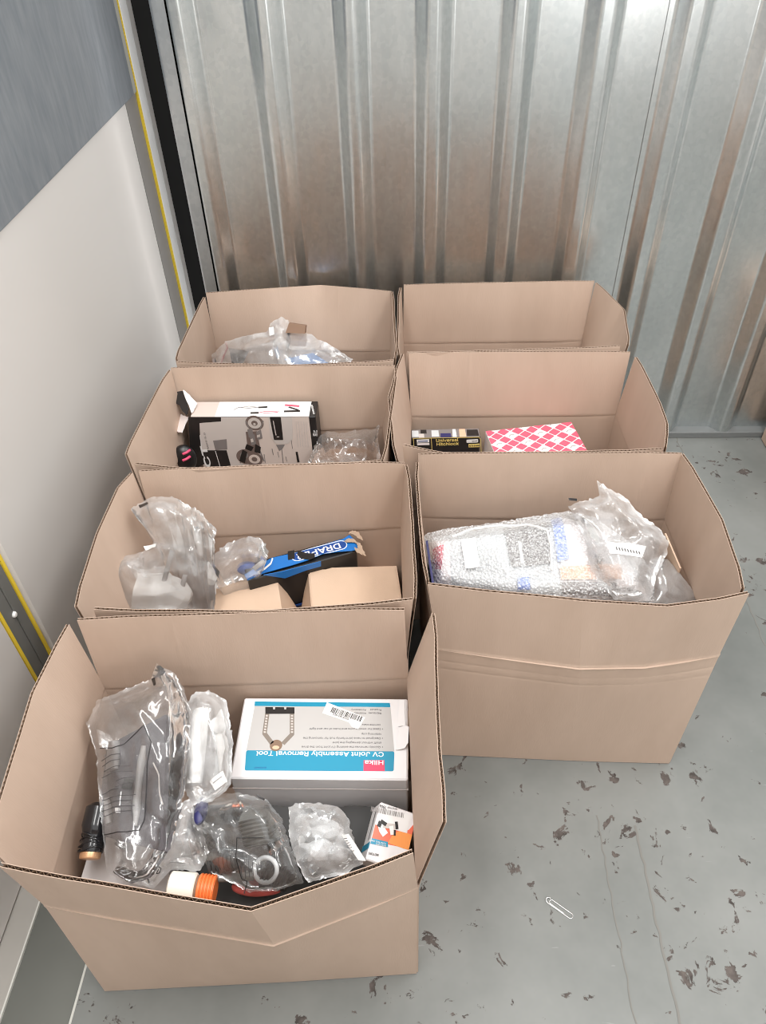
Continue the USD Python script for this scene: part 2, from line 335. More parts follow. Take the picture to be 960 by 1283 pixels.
def carton(label, base, fold, flaps, kinks={}, creases={}, seed=0, mids={}, bodycreases={}):
    """base: floor corners FL FR BR BL (x, y); fold: the four fold-line corners; flaps: side -> outer edge points"""
    rs = np.random.RandomState(seed)
    base = [np.array([x, y, TH/2]) for x, y in base]; fold = [np.array(p, float) for p in fold]
    c = sum(base)/4
    t = thing('cardboard_carton', label, 'cardboard box', (c[0], c[1], 0), None)
    order = {'front': (0, 1), 'right': (1, 2), 'back': (2, 3), 'left': (3, 0)}
    part(t, 'base', hull([b*[1, 1, 0] + [0, 0, z] for b in base for z in (.0005, .005)]), 'cardboard')
    for side, (i, j) in order.items():
        bot, top = [base[i], base[j]], [fold[i], fold[j]]
        if side in mids:
            bot = [bot[0]] + [np.array(m_[0]) for m_ in mids[side]] + [bot[1]]; top = [top[0]] + [np.array(m_[1]) for m_ in mids[side]] + [top[1]]
        kk = kinks.get(side, []); mk = [(k_+1)/(len(mids[side])+1) for k_ in range(len(mids[side]))] if side in mids else []
        us = np.array(sorted(set(samples(21, kk, .007)) | set(mk)))
        bc = bodycreases.get(side, [])
        vs = samples(9, bc, .008); vs = np.array(sorted(set(vs) | {.965, .98, .99}))
        def along(pts): return np.stack([np.interp(us, np.linspace(0, 1, len(pts)), np.array(pts)[:, k]) for k in range(3)], 1)
        Bp, Tp = along(bot), along(top)
        P = Bp[:, None]*(1-vs[None, :, None]) + Tp[:, None]*vs[None, :, None]
        n = normals(P)                                               # outwards
        U, V = np.meshgrid(us, vs, indexing='ij')
        d = meshkit_fbm(P*3.0 + seed)*.006*np.minimum(1, 6*np.minimum(U, 1-U))*V
        d = d + .0011*np.clip((V-.975)/.025, 0, 1) - crease(V, bc, .010, .0009)*(.4 + .6*np.sin(U*2.7 + V*9)**2)
        P = P + n*d[..., None]
        part(t, 'side_panel', slab(P, TH), 'cardboard', 10)
        if side not in flaps: continue
        outer = np.array(flaps[side], float)
        fu = np.array(sorted(set(samples(31, kk, .005)) | set(mk)))
        fv = np.array([0, .012, .025, .04, .08, .2, .35, .5, .65, .8, .92, 1.0])
        m = max(len(outer), len(top))
        H = np.stack([np.interp(fu, np.linspace(0, 1, len(top)), np.array(top)[:, k]) for k in range(3)], 1)
        O = np.stack([np.interp(fu, np.linspace(0, 1, len(outer)), outer[:, k]) for k in range(3)], 1) if len(outer) == len(top) else polyline(outer, fu)
        Pf = H[:, None]*(1-fv[None, :, None]) + O[:, None]*fv[None, :, None]
        nf = normals(Pf); U, V = np.meshgrid(fu, fv, indexing='ij')
        d = meshkit_fbm(Pf*4.0 + seed + 9)*.007*V*np.minimum(1, 8*np.minimum(U, 1-U)) + .0011*np.clip(1 - V/.03, 0, 1) - crease(U, kk, .006, .0006)*(.5 + .5*np.cos(V*5 + U*30))
        Pf = Pf + nf*d[..., None]; nf = normals(Pf)
        lin = cat_(slab(Pf, .0007, TH/2-.0003, nf), slab(Pf, .0007, -TH/2+.0003, nf))
        fl_ = part(t, 'flap', lin, 'cardboard', 14)
        # the wavy medium between the two liners, seen along the cut edge
        L = np.linalg.norm(np.diff(O, axis=0), axis=1).sum(); nw = int(L/.0078); uu = np.linspace(.002, .998, nw*6 + 1)
        rows = []
        for vv in (.80, .997):
            Q = np.stack([np.interp(uu, fu, (Pf[:, 0]*(1-vv) + Pf[:, -1]*vv)[:, k]) for k in range(3)], 1)
            if vv > .9: Q = np.stack([np.interp(uu, fu, Pf[:, -1, k]) for k in range(3)], 1)
            else:
                k0 = np.searchsorted(fv, vv); w_ = (vv - fv[k0-1])/(fv[k0]-fv[k0-1])
                R = Pf[:, k0-1]*(1-w_) + Pf[:, k0]*w_; Q = np.stack([np.interp(uu, fu, R[:, k]) for k in range(3)], 1)
            N_ = np.stack([np.interp(uu, fu, nf[:, -1, k]) for k in range(3)], 1)
            rows.append(Q + N_*(np.sin(np.arange(len(uu))*math.pi/3 + .3)*(TH/2-.0008))[:, None])
        part(fl_, 'fluting', slab(np.stack(rows, 1), .0004), 'fluting')
    CARTONS.append((t, base, fold)); return t
def meshkit_fbm(p):
    s = np.shape(p)[:-1]; return np.asarray(meshkit.fbm(np.reshape(p, (-1, 3)))).reshape(s)

def px_carton(label, base, f, fl, **kw):
    """f: four fold corners; fl: flap corners measured in the photograph"""
    F = dict(zip(('FL', 'FR', 'BR', 'BL'), map(lambda p: np.array([p[0], p[1], HZ]), f)))
    H = {'front': ('FL', 'FR'), 'right': ('BR', 'FR'), 'back': ('BL', 'BR'), 'left': ('BL', 'FL')}
    out = {}
    for side, pts in fl.items():
        a, b = F[H[side][0]], F[H[side][1]]
        q = [tip(*p, a, b) if len(p) == 2 else np.array(p) for p in pts]
        out[side] = q if side in ('front', 'left') else q[::-1]
    return carton(label, base, [F[k] for k in ('FL', 'FR', 'BR', 'BL')], out, **kw)

# A: nearest, left
px_carton('nearest cardboard carton, holding the white and blue tool box and bagged parts',
    [(-.531, .394), (.013, .431), (.008, .79), (-.535, .762)], [(-.514, .399), (.011, .431), (-.002, .782), (-.536, .756)],
    dict(back=[(97, 776), (300, 770), (507, 763)], left=[(85, 782), (44, 867), (0, 1012), (-26, 1050)], right=[(543, 768), (544, 832), (548, 943), (557, 1030)],
         front=[(0, 1083), (315, 1134), (517, 1066)]),
    mids={'front': [(onz(365, 1228, .002), onz(343, 1180, .372))]}, seed=1, kinks={'back': [.72]})
# B: second, left
px_carton('cardboard carton second from the front in the left row, with torn blue box inside',
    [(-.535, .80), (.0, .815), (-.004, 1.165), (-.535, 1.145)], [(-.535, .800), (-.006, .815), (-.016, 1.165), (-.534, 1.131)],
    dict(back=[(174, 590), (340, 584), (507, 580)], left=[(165, 592), (150, 611), (125, 667), (95, 760)], right=[(509, 582), (520, 750)],
         front=[(118, 762), (330, 764), (517, 750)]), seed=2, kinks={'back': [.22, .55, .8]})
# C: third, left
px_carton('cardboard carton third in the left row, with the black and white charger box inside',
    [(-.55, 1.175), (-.035, 1.19), (-.045, 1.53), (-.55, 1.51)], [(-.55, 1.175), (-.035, 1.19), (-.064, 1.522), (-.55, 1.50)],
    dict(back=[(214, 461), (350, 459), (495, 458)], left=[(213, 463), (192, 503), (158, 569)], right=[(496, 461), (479, 577)],
         front=[(169, 580), (246, 586), (343, 582), (477, 577)]), seed=3, kinks={'back': [.28]})
# D: back, left
px_carton('rearmost cardboard carton in the left row, in the corner by the yellow edged trim',
    [(-.55, 1.55), (-.045, 1.545), (-.05, 1.90), (-.556, 1.915)], [(-.55, 1.55), (-.045, 1.545), (-.05, 1.886), (-.556, 1.907)],
    dict(back=[(258, 367), (402, 357), (490, 365)], left=[(256, 372), (221, 449)], right=[(491, 365), (495, 449)],
         front=[(221, 453), (370, 456), (493, 451)]), seed=4, kinks={'back': [.3, .62]})
# front right
px_carton('large cardboard carton at the front of the right row, holding the bubble wrapped pack',
    [(.064, .852), (.552, .837), (.548, 1.20), (.03, 1.205)], [(.052, .848), (.553, .837), (.545, 1.189), (.023, 1.197)],
    dict(back=[(524, 569), (855, 568)], left=[(523, 579), (536, 727)], right=[(855, 568), (902, 651), (931, 737)],
         front=[(536, 731), (730, 751), (835, 756), (938, 742)]), seed=5, kinks={'back': [.12]}, mids={'front': [(onz(711, 951.5, .002), onz(726, 835, .379)), (onz(754, 953, .002), onz(806, 833.5, .379))]}, bodycreases={'front': [.91, .845]})
# middle right
px_carton('middle cardboard carton of the right row, with the red diamond patterned box inside',
    [(.0, 1.225), (.525, 1.225), (.52, 1.58), (.0, 1.58)], [(.0, 1.225), (.523, 1.225), (.518, 1.571), (.005, 1.569)],
    dict(back=[(512, 442), (790, 441)], left=[(505, 443), (490, 497), (498, 577)], right=[(797, 447), (825, 505), (834, 530), (834, 560)],
         front=[(505, 557), (560, 566), (700, 565), (830, 562)]), seed=6, kinks={'back': [.33, .72]})
# rear right
px_carton('empty looking cardboard carton at the rear of the right row, against the ribbed metal wall',
    [(-.02, 1.60), (.50, 1.60), (.50, 1.94), (-.02, 1.94)], [(-.02, 1.60), (.50, 1.60), (.496, 1.934), (-.017, 1.929)],
    dict(back=[(506, 357), (745, 352)], left=[(502, 360), (500, 445)], right=[(747, 354), (780, 387), (787, 432)],
         front=[(510, 441), (777, 433)]), seed=7, kinks={'back': [.1]})
# closed box at the far right
t = thing('closed_carton', 'plain brown cardboard box just entering the frame at the far right by the ribbed wall', 'cardboard box', (1.3, 1.75, 0))
part(t, 'body', box((1.125, 1.55, .001), (1.5, 1.968, .36), .003), 'cardboard')
part(t, 'packing_tape', box((1.1245, 1.73, .29), (1.5005, 1.79, .3605), .0003), 'tape')
#CONTENTS
# ---------------------------------------------------------------- materials of the contents
def film(name, haze, tint=(1, 1, 1), rough=.10, glint=.05, edge=.30, crackle=0.0):
    nodes = {
        't': ('transparent_bsdf', {'color': tuple(.98*c for c in tint)}), 'd': ('diffuse_bsdf', {'color': (.93, .935, .94)}), 'tl': ('translucent_bsdf', {'color': (.93, .935, .94)}),
        'dt': ('mix_closure', {'fac': .28}), 'lw': ('layer_weight', {'blend': .35}), 'hz': ('math', {'math_type': 'multiply_add', 'value2': edge}),
        'm1': ('mix_closure', {}), 'gl': ('glossy_bsdf', {'color': (1, 1, 1), 'roughness': rough}), 'fr': ('fresnel', {'IOR': 1.5}),
        'fa': ('math', {'math_type': 'add', 'value2': glint}), 'm2': ('mix_closure', {}),
        'g': ('geometry', {}), 'n': ('noise_texture', {'scale': 26.0, 'detail': 3.0, 'distortion': .8}), 'nr': ('map_range', {'from_min': .35, 'from_max': .75, 'to_min': haze*.45, 'to_max': haze*1.7})}
    links = [('d.BSDF', 'dt.closure1'), ('tl.BSDF', 'dt.closure2'), ('lw.facing', 'hz.value1'), ('hz.value', 'm1.fac'), ('t.BSDF', 'm1.closure1'), ('dt.closure', 'm1.closure2'),
         ('fr.fac', 'fa.value1'), ('fa.value', 'm2.fac'), ('m1.closure', 'm2.closure1'), ('gl.BSDF', 'm2.closure2'), ('g.position', 'n.vector'), ('n.fac', 'nr.value')]
    if crackle:
        nodes.update({'v': ('voronoi_texture', {'scale': 190.0}), 'n5': ('noise_texture', {'scale': 330.0, 'detail': 3.0}), 'vr': ('map_range', {'from_min': .38, 'from_max': .62, 'to_max': crackle, 'clamp': True}),
                      'ad': ('math', {'math_type': 'add'}), 'bu': ('bump', {'strength': .8, 'distance': .004})})
        links += [('g.position', 'v.vector'), ('v.distance', 'bu.height'), ('bu.normal', 'gl.normal'), ('bu.normal', 'd.normal'), ('g.position', 'n5.vector'), ('n5.fac', 'vr.value'),
                  ('vr.result', 'ad.value1'), ('nr.result', 'ad.value2'), ('ad.value', 'hz.value3')]
    else: links.append(('nr.result', 'hz.value3'))
    material(name, nodes, links, surface='m2.closure')
film('film_clear', .045, glint=.025, edge=.20)
film('film_milky', .17)
film('film_cloudy', .26)
film('film_bubble', .10, glint=.06, crackle=.42)
plain('print_white', (.82, .81, .80), .4)
plain('box_white', (.80, .78, .785), .45)
plain('print_cyan', (.012, .27, .43), .4)
plain('print_grey', (.50, .49, .48), .45)
plain('print_red', (.82, .06, .13), .4)
plain('print_black', (.018, .016, .016), .4)
plain('ink_soft', (.10, .095, .095), .5)
plain('print_pinkred', (.84, .12, .19), .45)
plain('print_cream', (.86, .80, .79), .45)
plain('print_orange', (.88, .33, .09), .4)
plain('print_vermilion', (.80, .17, .10), .4)
plain('print_brown', (.23, .15, .10), .5)
plain('print_bronze', (.23, .195, .165), .45)
plain('print_gold', (.80, .62, .20), .4)
plain('print_pale', (.60, .55, .52), .45)
plain('print_beige', (.66, .57, .52), .45)
plain('print_peach', (.80, .50, .34), .45)
plain('print_mid', (.22, .20, .195), .45)
plain('print_mid_brown', (.17, .125, .11), .45)
plain('draper_blue', (.015, .16, .50), .3)
plain('deep_blue', (.012, .06, .26), .35)
plain('navy', (.03, .03, .12), .4)
plain('black_plastic', (.012, .012, .013), .32)
plain('black_gloss', (.012, .012, .014), .12)
plain('rubber', (.035, .034, .033), .55)
plain('rubber_grey', (.15, .15, .14), .5)
plain('dark_card', (.085, .075, .082), .5)
plain('tool_grey', (.36, .345, .34), .4)
plain('white_plastic', (.84, .83, .81), .35)
plain('cream_plastic', (.86, .80, .70), .45)
plain('orange_plastic', (.85, .20, .05), .4)
plain('copper', (.62, .36, .20), .35, .6)
plain('kraft_brown', (.24, .145, .095), .75)
plain('kraft_torn', (.40, .29, .21), .85)
plain('pink_plastic', (.70, .08, .18), .4)
plain('blue_part', (.05, .15, .36), .4)
plain('violet_blue', (.22, .33, .72), .45)
plain('pale_grey_part', (.62, .64, .65), .45)
plain('packing_grey', (.52, .49, .48), .7)
plain('red_part', (.45, .09, .08), .4)
plain('wire', (.72, .72, .72), .22, 1.0)

# ---------------------------------------------------------------- helpers for the contents
def planeuv(fr, pts):
    """sight lines of measured points met with a frame's face: local x, y there"""
    out = []
    for p in pts:
        d = ray(*p); q = CAM + d*(((fr.o - CAM)@fr.z)/(d@fr.z)) - fr.o; out.append((q@fr.x, q@fr.y))
    return out
def decal(parent, fr, pts, mat, name='print', t=.0003, lift=0.0, px=True, r=0, label=None):
    pts = planeuv(fr, pts) if px else pts
    g = Polygon(pts).buffer(0)
    if r: g = g.buffer(-r).buffer(r, quad_segs=4)
    return part(parent, name, fr(plate(g, t, lift)), mat, label=label)
def stroke(parent, fr, pts, w, mat, name='print_line', t=.0003, lift=0.0, px=True, closed=False):
    pts = planeuv(fr, pts) if px else pts
    g = (LineString(list(pts) + [pts[0]]) if closed else LineString(pts)).buffer(w/2, cap_style=2)
    return part(parent, name, fr(plate(g, t, lift)), mat)
def lettering(parent, fr, s, p0, p1, h, mat, bold=False, lift=.0003, t=.0003, name='lettering'):
    """a line of writing whose baseline runs from p0 to p1 (measured points)"""
    a, b = [np.array(q) for q in planeuv(fr, [p0, p1])]
    m = meshkit.text_mesh(s, h, t, bold); v, f = VF(m); L = np.linalg.norm(b - a)
    v[:, 0] = (v[:, 0] - v[:, 0].min())*L/np.ptp(v[:, 0]); e = (b-a)/L
    w = np.stack([a[0] + v[:, 0]*e[0] - v[:, 1]*e[1], a[1] + v[:, 0]*e[1] + v[:, 1]*e[0], v[:, 2] + lift], 1)
    return part(parent, name, fr((w, f)), mat)
def barcode(parent, fr, p0, p1, h, seed, mat='ink_soft', lift=.0004):
    """bars standing on the line p0-p1"""
    a, b = [np.array(q) for q in planeuv(fr, [p0, p1])]; L = np.linalg.norm(b-a); e = (b-a)/L; n = np.array([-e[1], e[0]])
    rr = random.Random(seed); x = 0; gs = []
    while x < L:
        w = L*rr.choice((.012, .02, .03)); q = a + e*x
        gs.append(Polygon([q, q + e*min(w, L-x), q + e*min(w, L-x) + n*h, q + n*h])); x += w + L*rr.choice((.012, .018, .028))
    part(parent, 'barcode', fr(plate(shapely.MultiPolygon(gs), .0002, lift)), mat)

def facets(rs, lo, hi, cell, amp):
    """creased height field: straight facets between random points"""
    m = cell*2; n = int((hi[0]-lo[0]+2*m)*(hi[1]-lo[1]+2*m)/cell**2) + 8
    p = np.stack([rs.uniform(lo[0]-m, hi[0]+m, n), rs.uniform(lo[1]-m, hi[1]+m, n)], 1)
    c = np.array([(lo[0]-3*m, lo[1]-3*m), (hi[0]+3*m, lo[1]-3*m), (lo[0]-3*m, hi[1]+3*m), (hi[0]+3*m, hi[1]+3*m)])
    return LinearNDInterpolator(np.vstack([p, c]), np.r_[rs.uniform(-amp, amp, n), 0, 0, 0, 0])
class Sack:
    """a crumpled pouch: its measured outline with heights gives the seam, the two films bulge away from it"""
    def __init__(s, pts, bulge, drop=.03, cell=30, amp=.008, seed=0, step=3.2, inner=(), stretch=(1, 1), edge=14):
        from scipy.interpolate import RBFInterpolator
        from scipy.spatial import Delaunay
        rs = np.random.RandomState(seed)
        ctl = np.array(list(pts) + list(inner), float)
        s.zf = RBFInterpolator(ctl[:, :2]/100, ctl[:, 2], kernel='linear', smoothing=.02)
        ring = Polygon([(p[0], p[1]) for p in pts]).buffer(2.5).buffer(-2.5)
        L = ring.exterior.length; n = int(L/step)
        bd = np.array([ring.exterior.interpolate(k*L/n).coords[0] for k in range(n)])
        c = np.array(ring.centroid.coords[0])
        nrm = bd - c; nrm /= np.linalg.norm(nrm, axis=1, keepdims=True)
        bd = bd + nrm*rs.normal(0, .7, (n, 1))
        poly = Polygon(bd).buffer(0); poly = max(getattr(poly, 'geoms', [poly]), key=lambda g: g.area)
        bd = np.array(poly.exterior.coords)[:-1]
        lo, hi = bd.min(0), bd.max(0)
        gx, gy = np.meshgrid(np.arange(lo[0], hi[0], step), np.arange(lo[1], hi[1], step)); g = np.stack([gx.ravel(), gy.ravel()], 1) + rs.uniform(-.5, .5, (gx.size, 2))
        sh = poly.buffer(-step*.6); ok = shapely.contains_xy(sh, g[:, 0], g[:, 1]); g = g[ok]
        P = np.vstack([bd, g]); nb = len(bd)
        tri = Delaunay(P).simplices; cen = P[tri].mean(1); tri = tri[shapely.contains_xy(poly, cen[:, 0], cen[:, 1])]
        a, b, cc = P[tri[:, 0]], P[tri[:, 1]], P[tri[:, 2]]
        sg = (b[:, 0]-a[:, 0])*(cc[:, 1]-a[:, 1]) - (b[:, 1]-a[:, 1])*(cc[:, 0]-a[:, 0]); tri[sg > 0] = tri[sg > 0][:, ::-1]   # image y runs down: counterclockwise as seen
        s.st = np.array(stretch, float)
        s.f1 = facets(rs, lo*s.st, hi*s.st, cell, amp); s.f2 = facets(rs, lo*s.st, hi*s.st, cell*.42, amp*.34)
        s.poly, s.bulge, s.edge = poly, bulge, edge
        top = s.surf(P)
        d = s.dist(P); q = np.minimum(d/(s.edge*2.2), 1); k = q*q*(3-2*q)
        bot = s.base(P) - np.array([0, 0, 1.])*(drop*k)[:, None]
        used = np.arange(len(P)); low = np.where(used < nb, used, used + len(P) - nb)
        v = np.vstack([top, bot[nb:]]); s.mesh = (v, np.vstack([tri, low[tri][:, ::-1]]))
    def dist(s, P):
        return np.array([s.poly.exterior.distance(Point(*p)) for p in P])*shapely.contains_xy(s.poly.buffer(.01), P[:, 0], P[:, 1])
    def base(s, P):
        z = s.zf(np.asarray(P)/100); return np.array([onz(p[0], p[1], zz) for p, zz in zip(P, z)])
    def surf(s, P, lift=0.0):
        P = np.atleast_2d(np.asarray(P, float)); B = s.base(P); d = s.dist(P)
        q = np.minimum(d/(s.edge*1.7), 1); k = q*q*(3-2*q)
        out = CAM - B; out /= np.linalg.norm(out, axis=1, keepdims=True); n = .55*out + .45*np.array([0, 0, 1.]); n /= np.linalg.norm(n, axis=1, keepdims=True)
        h = k*s.bulge + np.minimum(1, d/9)*(s.f1(P*s.st)*1.25 + s.f2(P*s.st)*1.05) + lift
        return B + n*h[:, None]
    def line(s, pts, r=.0006, lift=.0012):
        q = []
        for a, b in zip(pts[:-1], pts[1:]):
            a, b = np.array(a, float), np.array(b, float); m = max(2, int(np.linalg.norm(b-a)/3))
            q += [a + (b-a)*k/m for k in range(m)]
        q.append(np.array(pts[-1], float)); return tube(s.surf(np.array(q), lift), r, 5)
    def patch(s, pts, lift=.0012, n=9):
        """a label stuck on the film: four corners"""
        a, b, c, d = [np.array(p, float) for p in pts]; u = np.linspace(0, 1, n)
        P = np.array([[(a*(1-x) + b*x)*(1-y) + (d*(1-x) + c*x)*y for y in u] for x in u])
        S = s.surf(P.reshape(-1, 2), lift).reshape(n, n, 3)
        return slab(S, .0004)
def sack(name, label, cat, pts, bulge, mat='film_clear', **kw):
    sk = Sack(pts, bulge, **kw); c = sk.mesh[0].mean(0)
    t = thing(name, label, cat, (c[0], c[1], sk.mesh[0][:, 2].min())); part(t, 'film', sk.mesh, mat, 28); return t, sk
def blob(c, r, seed=0, rough=.12, ax=None, sub=3):
    m = trimesh.creation.icosphere(sub); v = np.array(m.vertices)
    v = v*(1 + rough*(meshkit_fbm(v*1.3 + seed*7.3)))[:, None]*np.array(r)
    if ax is not None:
        fr = Frame((0, 0, 0), *ax); v = fr.pts(v)
    return v + np.array(c), np.array(m.faces)
def rod(a, b, profile, n=24):
    """a turned part from a to b; profile: (fraction of length, radius)"""
    a, b = np.array(a, float), np.array(b, float); L = np.linalg.norm(b-a); z = (b-a)/L
    x = np.cross(z, [0, 0, 1.]) if abs(z[2]) < .9 else np.cross(z, [1., 0, 0]); x /= np.linalg.norm(x); y = np.cross(z, x)
    v, f = lathe([(r, t*L) for t, r in profile], n); return a + v[:, :1]*x + v[:, 1:2]*y + v[:, 2:3]*z, f
def torn(a, b, depth, seed, n=14):
    """ragged edge from a to b"""
    rs = np.random.RandomState(seed); a, b = np.array(a, float), np.array(b, float); e = b-a; nn = np.array([-e[1], e[0]])/np.linalg.norm(e)
    return [tuple(a + e*k/n + nn*(rs.uniform(-depth, depth) if 0 < k < n else 0)) for k in range(n+1)]

# ---------------------------------------------------------------- nearest carton
def wavy_sheet(t, x0, x1, y0, y1, z, amp, mat, name='sheet'):
    gx, gy = np.meshgrid(np.linspace(x0, x1, 30), np.linspace(y0, y1, 14), indexing='ij')
    part(t, name, slab(np.stack([gx, gy, z + amp*meshkit_fbm(np.stack([gx*11, gy*11, gx*0], 2))], 2), .002), mat, 30)
t = thing('packing_sheet', 'pale grey packing sheet in the front left corner of the nearest carton', 'packing', (-.45, .48, .006))
wavy_sheet(t, -.505, -.37, .425, .56, .30, .012, 'packing_grey'); part(t, 'filling', box((-.50, .43, .0065), (-.375, .55, .275), .01), 'packing_grey')
t = thing('rubber_mat', 'black rubber sheet glimpsed between the bags in the nearest carton', 'rubber sheet', (-.19, .50, .006))
wavy_sheet(t, -.365, -.02, .43, .595, .27, .02, 'rubber'); part(t, 'filling', box((-.36, .435, .0065), (-.025, .59, .24), .01), 'rubber')

ZT_ = .35
t = thing('tool_box', 'white boxed tool with grey and blue printed lid lying upside down in the nearest carton', 'tool box', (-.147, .683, .2))
fr = Frame((-.2925, .6065, ZT_), (1, .002, 0), (0, 1, 0))
part(t, 'body', fr(box((0, 0, -.15), (.2905, .1535, 0), .0025)), 'box_white')
part(t, 'lid_edge', fr(box((-.0006, -.0006, -.034), (.2911, .1541, -.0325))), 'print_pale')
decal(t, fr, [(319.4, 879), (488.5, 880.8), (489.3, 886), (319, 884.6)], 'print_cyan', r=.001)
decal(t, fr, [(319.2, 884.8), (489.4, 886.2), (494.2, 941.4), (308.8, 940.2)], 'print_grey')
decal(t, fr, [(308.6, 940.2), (494.3, 941.6), (493.4, 966.4), (306.8, 965.5)], 'print_cyan', r=.003, lift=.0001)
decal(t, fr, [(455.8, 952.7), (481.8, 952.7), (482.2, 966.2), (455.6, 966.2)], 'print_red', 'logo_block', lift=.0003)
lettering(t, fr, 'Hilka', (480.5, 953.3), (457.5, 953.3), .0072, 'print_white', True, .0006)
lettering(t, fr, 'CV Joint Assembly Removal Tool', (481, 942.8), (321.5, 941.6), .0078, 'print_white', True)
for s_, y_, x0, x1 in (('• Quickly removes the existing CV joint from the drive', 935.2, 480, 378), ('shaft without damaging the joint', 929.8, 478, 417), ('• Designed to have joint family hub for removing the', 924.2, 480, 380),
                      ('retaining clip', 919, 478, 453), ('• Ideal for small trucks and hubs of car and light', 912.6, 480, 388), ('commercials', 907.6, 477, 454), ('Replaces', 893, 478, 462), ('Assembly', 893, 459, 444), ('Product', 888.6, 478, 464), ('Accessory', 888.8, 459, 440)):
    lettering(t, fr, s_, (x0, y_), (x1, y_ - .4), .0034, 'ink_soft')
lettering(t, fr, '82900400', (334, 961), (319, 961), .0028, 'deep_blue')
fp3 = Frame(fr.at((0, 0, .0003)), fr.x, fr.y)
decal(t, fp3, [(332.5, 886), (369, 886.3), (369, 894.4), (332.6, 894.6)], 'print_black', 'picture', r=.0008)
for x in (343.5, 357.5): decal(t, fp3, [(x-1.6, 886), (x+1.6, 886), (x+1, 889), (x-1, 889)], 'print_grey', 'picture', lift=.0003)
stroke(t, fp3, [(335, 894), (331.5, 919), (341, 931.5)], .0075, 'print_bronze', 'picture'); stroke(t, fp3, [(366, 894), (366, 920), (354.5, 932)], .0075, 'print_bronze', 'picture')
for k in range(7):
    for x in (334.4 - k*.42, 366): decal(t, fp3, [(x-1.3, 896+k*3.4), (x+1.3, 896+k*3.4), (x+1.3, 898+k*3.4), (x-1.3, 898+k*3.4)], 'print_pale', 'picture', lift=.0003)
u = planeuv(fp3, [(346, 934)])[0]; part(t, 'picture', fp3(plate(Point(*u).buffer(.0105), .0003)), 'print_brown'); part(t, 'picture', fp3(plate(shapely.affinity.scale(Point(u[0], u[1]-.004).buffer(.0058), 1, .6), .0003, .0003)), 'print_peach')
f2 = Frame(fr.at((0, 0, .0005)), fr.x, fr.y)
sk_ = decal(t, f2, [(409.8, 880), (457.5, 899), (449, 913.5), (441, 911), (437, 905), (408, 895), (404, 893.5)], 'print_white', 'barcode_label')
barcode(sk_, f2, (414, 892.3), (452, 904.6), .0105, 5, 'print_black')
lettering(sk_, f2, '0Z28 MX NCC', (437.5, 900.5), (417, 893.6), .003, 'print_black', True)
barcode(sk_, f2, (415, 893), (452, 905), .0, 6) if 0 else None
# torn right end
for pts, tilt in (([(506.8, 911), (512.5, 914), (511.5, 934), (507, 940), (496, 940.5), (500, 914)], 18), ([(500, 878), (507, 878), (508, 910), (498, 911)], 7)):
    uv = planeuv(fr, pts); x0 = min(p[0] for p in uv); v, f = plate(Polygon(uv).buffer(-.001).buffer(.001), .0008, .0009)
    v[:, 2] += (v[:, 0]-x0)*math.tan(math.radians(tilt)); part(t, 'torn_flap', fr((v, f)), 'box_white')
part(t, 'end_shadow_gap', fr(box((.2906, .02, -.03), (.2914, .13, -.002))), 'kraft_torn', label='torn brown end of the box')

# orange and white part box
tl = onz(459, 1001, .385); bl = onz(458.3, 1077, .362)
fr = Frame(bl, np.array([.93, -.17, -.31]), tl - bl); W_, H_ = .0605, np.linalg.norm(tl-bl)
t = thing('part_box', 'small white and orange part box with blue band and barcode beside the white tool box', 'part box', (bl[0]+.03, bl[1]+.04, .29))
part(t, 'body', fr(box((0, 0, -.05), (W_, H_, 0), .002)), 'box_white')
uvp = lambda pts: planeuv(fr, pts)
def clipd(pts, mat, name, lift, **k):
    g = Polygon(uvp(pts)).buffer(0).intersection(shapely.geometry.box(.0008, .0008, W_-.0008, H_-.0008)); part(t, name, fr(plate(g, .0003, lift)), mat, **k)
clipd([(459, 1022), (470, 1024), (470, 1032), (500, 1041), (512, 1040), (530, 1020), (530, 1068), (505, 1062), (486, 1058), (459, 1050)], 'print_vermilion', 'print', 0)
clipd([(459, 1022), (470, 1024), (470, 1036), (459, 1031)], 'print_orange', 'print', .0003)
clipd([(500, 1041), (530, 1050), (530, 1070), (505, 1063), (486, 1056), (492, 1046)], 'print_orange', 'print', .0003)
clipd([(459, 1048.5), (486, 1055), (486, 1061.5), (459, 1056)], 'print_cyan', 'print', .0006)
clipd([(459.5, 1009), (518, 1022), (512, 1031), (510, 1044), (499, 1041), (470, 1033), (459.5, 1022)], 'print_white', 'barcode_label', .0006)
sc = Frame(fr.at((0, 0, .0009)), fr.x, fr.y)
stroke(t, sc, [(476, 1028), (479, 1040), (483, 1046)], .010, 'white_plastic', 'picture'); stroke(t, sc, [(477, 1029), (474.5, 1036)], .006, 'print_black', 'picture', lift=.0002)
stroke(t, sc, [(480, 1034), (497, 1036)], .0075, 'print_pale', 'picture', lift=.0003); stroke(t, sc, [(490, 1035), (492, 1046)], .0065, 'white_plastic', 'picture', lift=.0004)
stroke(t, sc, [(496.5, 1029.5), (497.5, 1039)], .0045, 'print_black', 'picture', lift=.0005); stroke(t, sc, [(477, 1028.5), (484, 1033.5)], .0055, 'print_black', 'picture', lift=.0005); stroke(t, sc, [(494.5, 1040), (494.5, 1047)], .003, 'print_black', 'picture', lift=.0005)
barcode(t, sc, (464.5, 1016.5), (506, 1025), .0072, 8, 'print_mid')
lettering(t, sc, '7904', (484, 1010), (476, 1008), .004, 'print_black', True); lettering(t, sc, 'WATER PUMP', (498, 1013), (485.5, 1010.5), .0022, 'ink_soft')
lettering(t, sc, 'CONTROL UNIT', (484, 1056.4), (463, 1051.5), .0023, 'print_white'); lettering(t, sc, 'WATER PUMPS', (484, 1059), (471, 1056.5), .002, 'print_white')
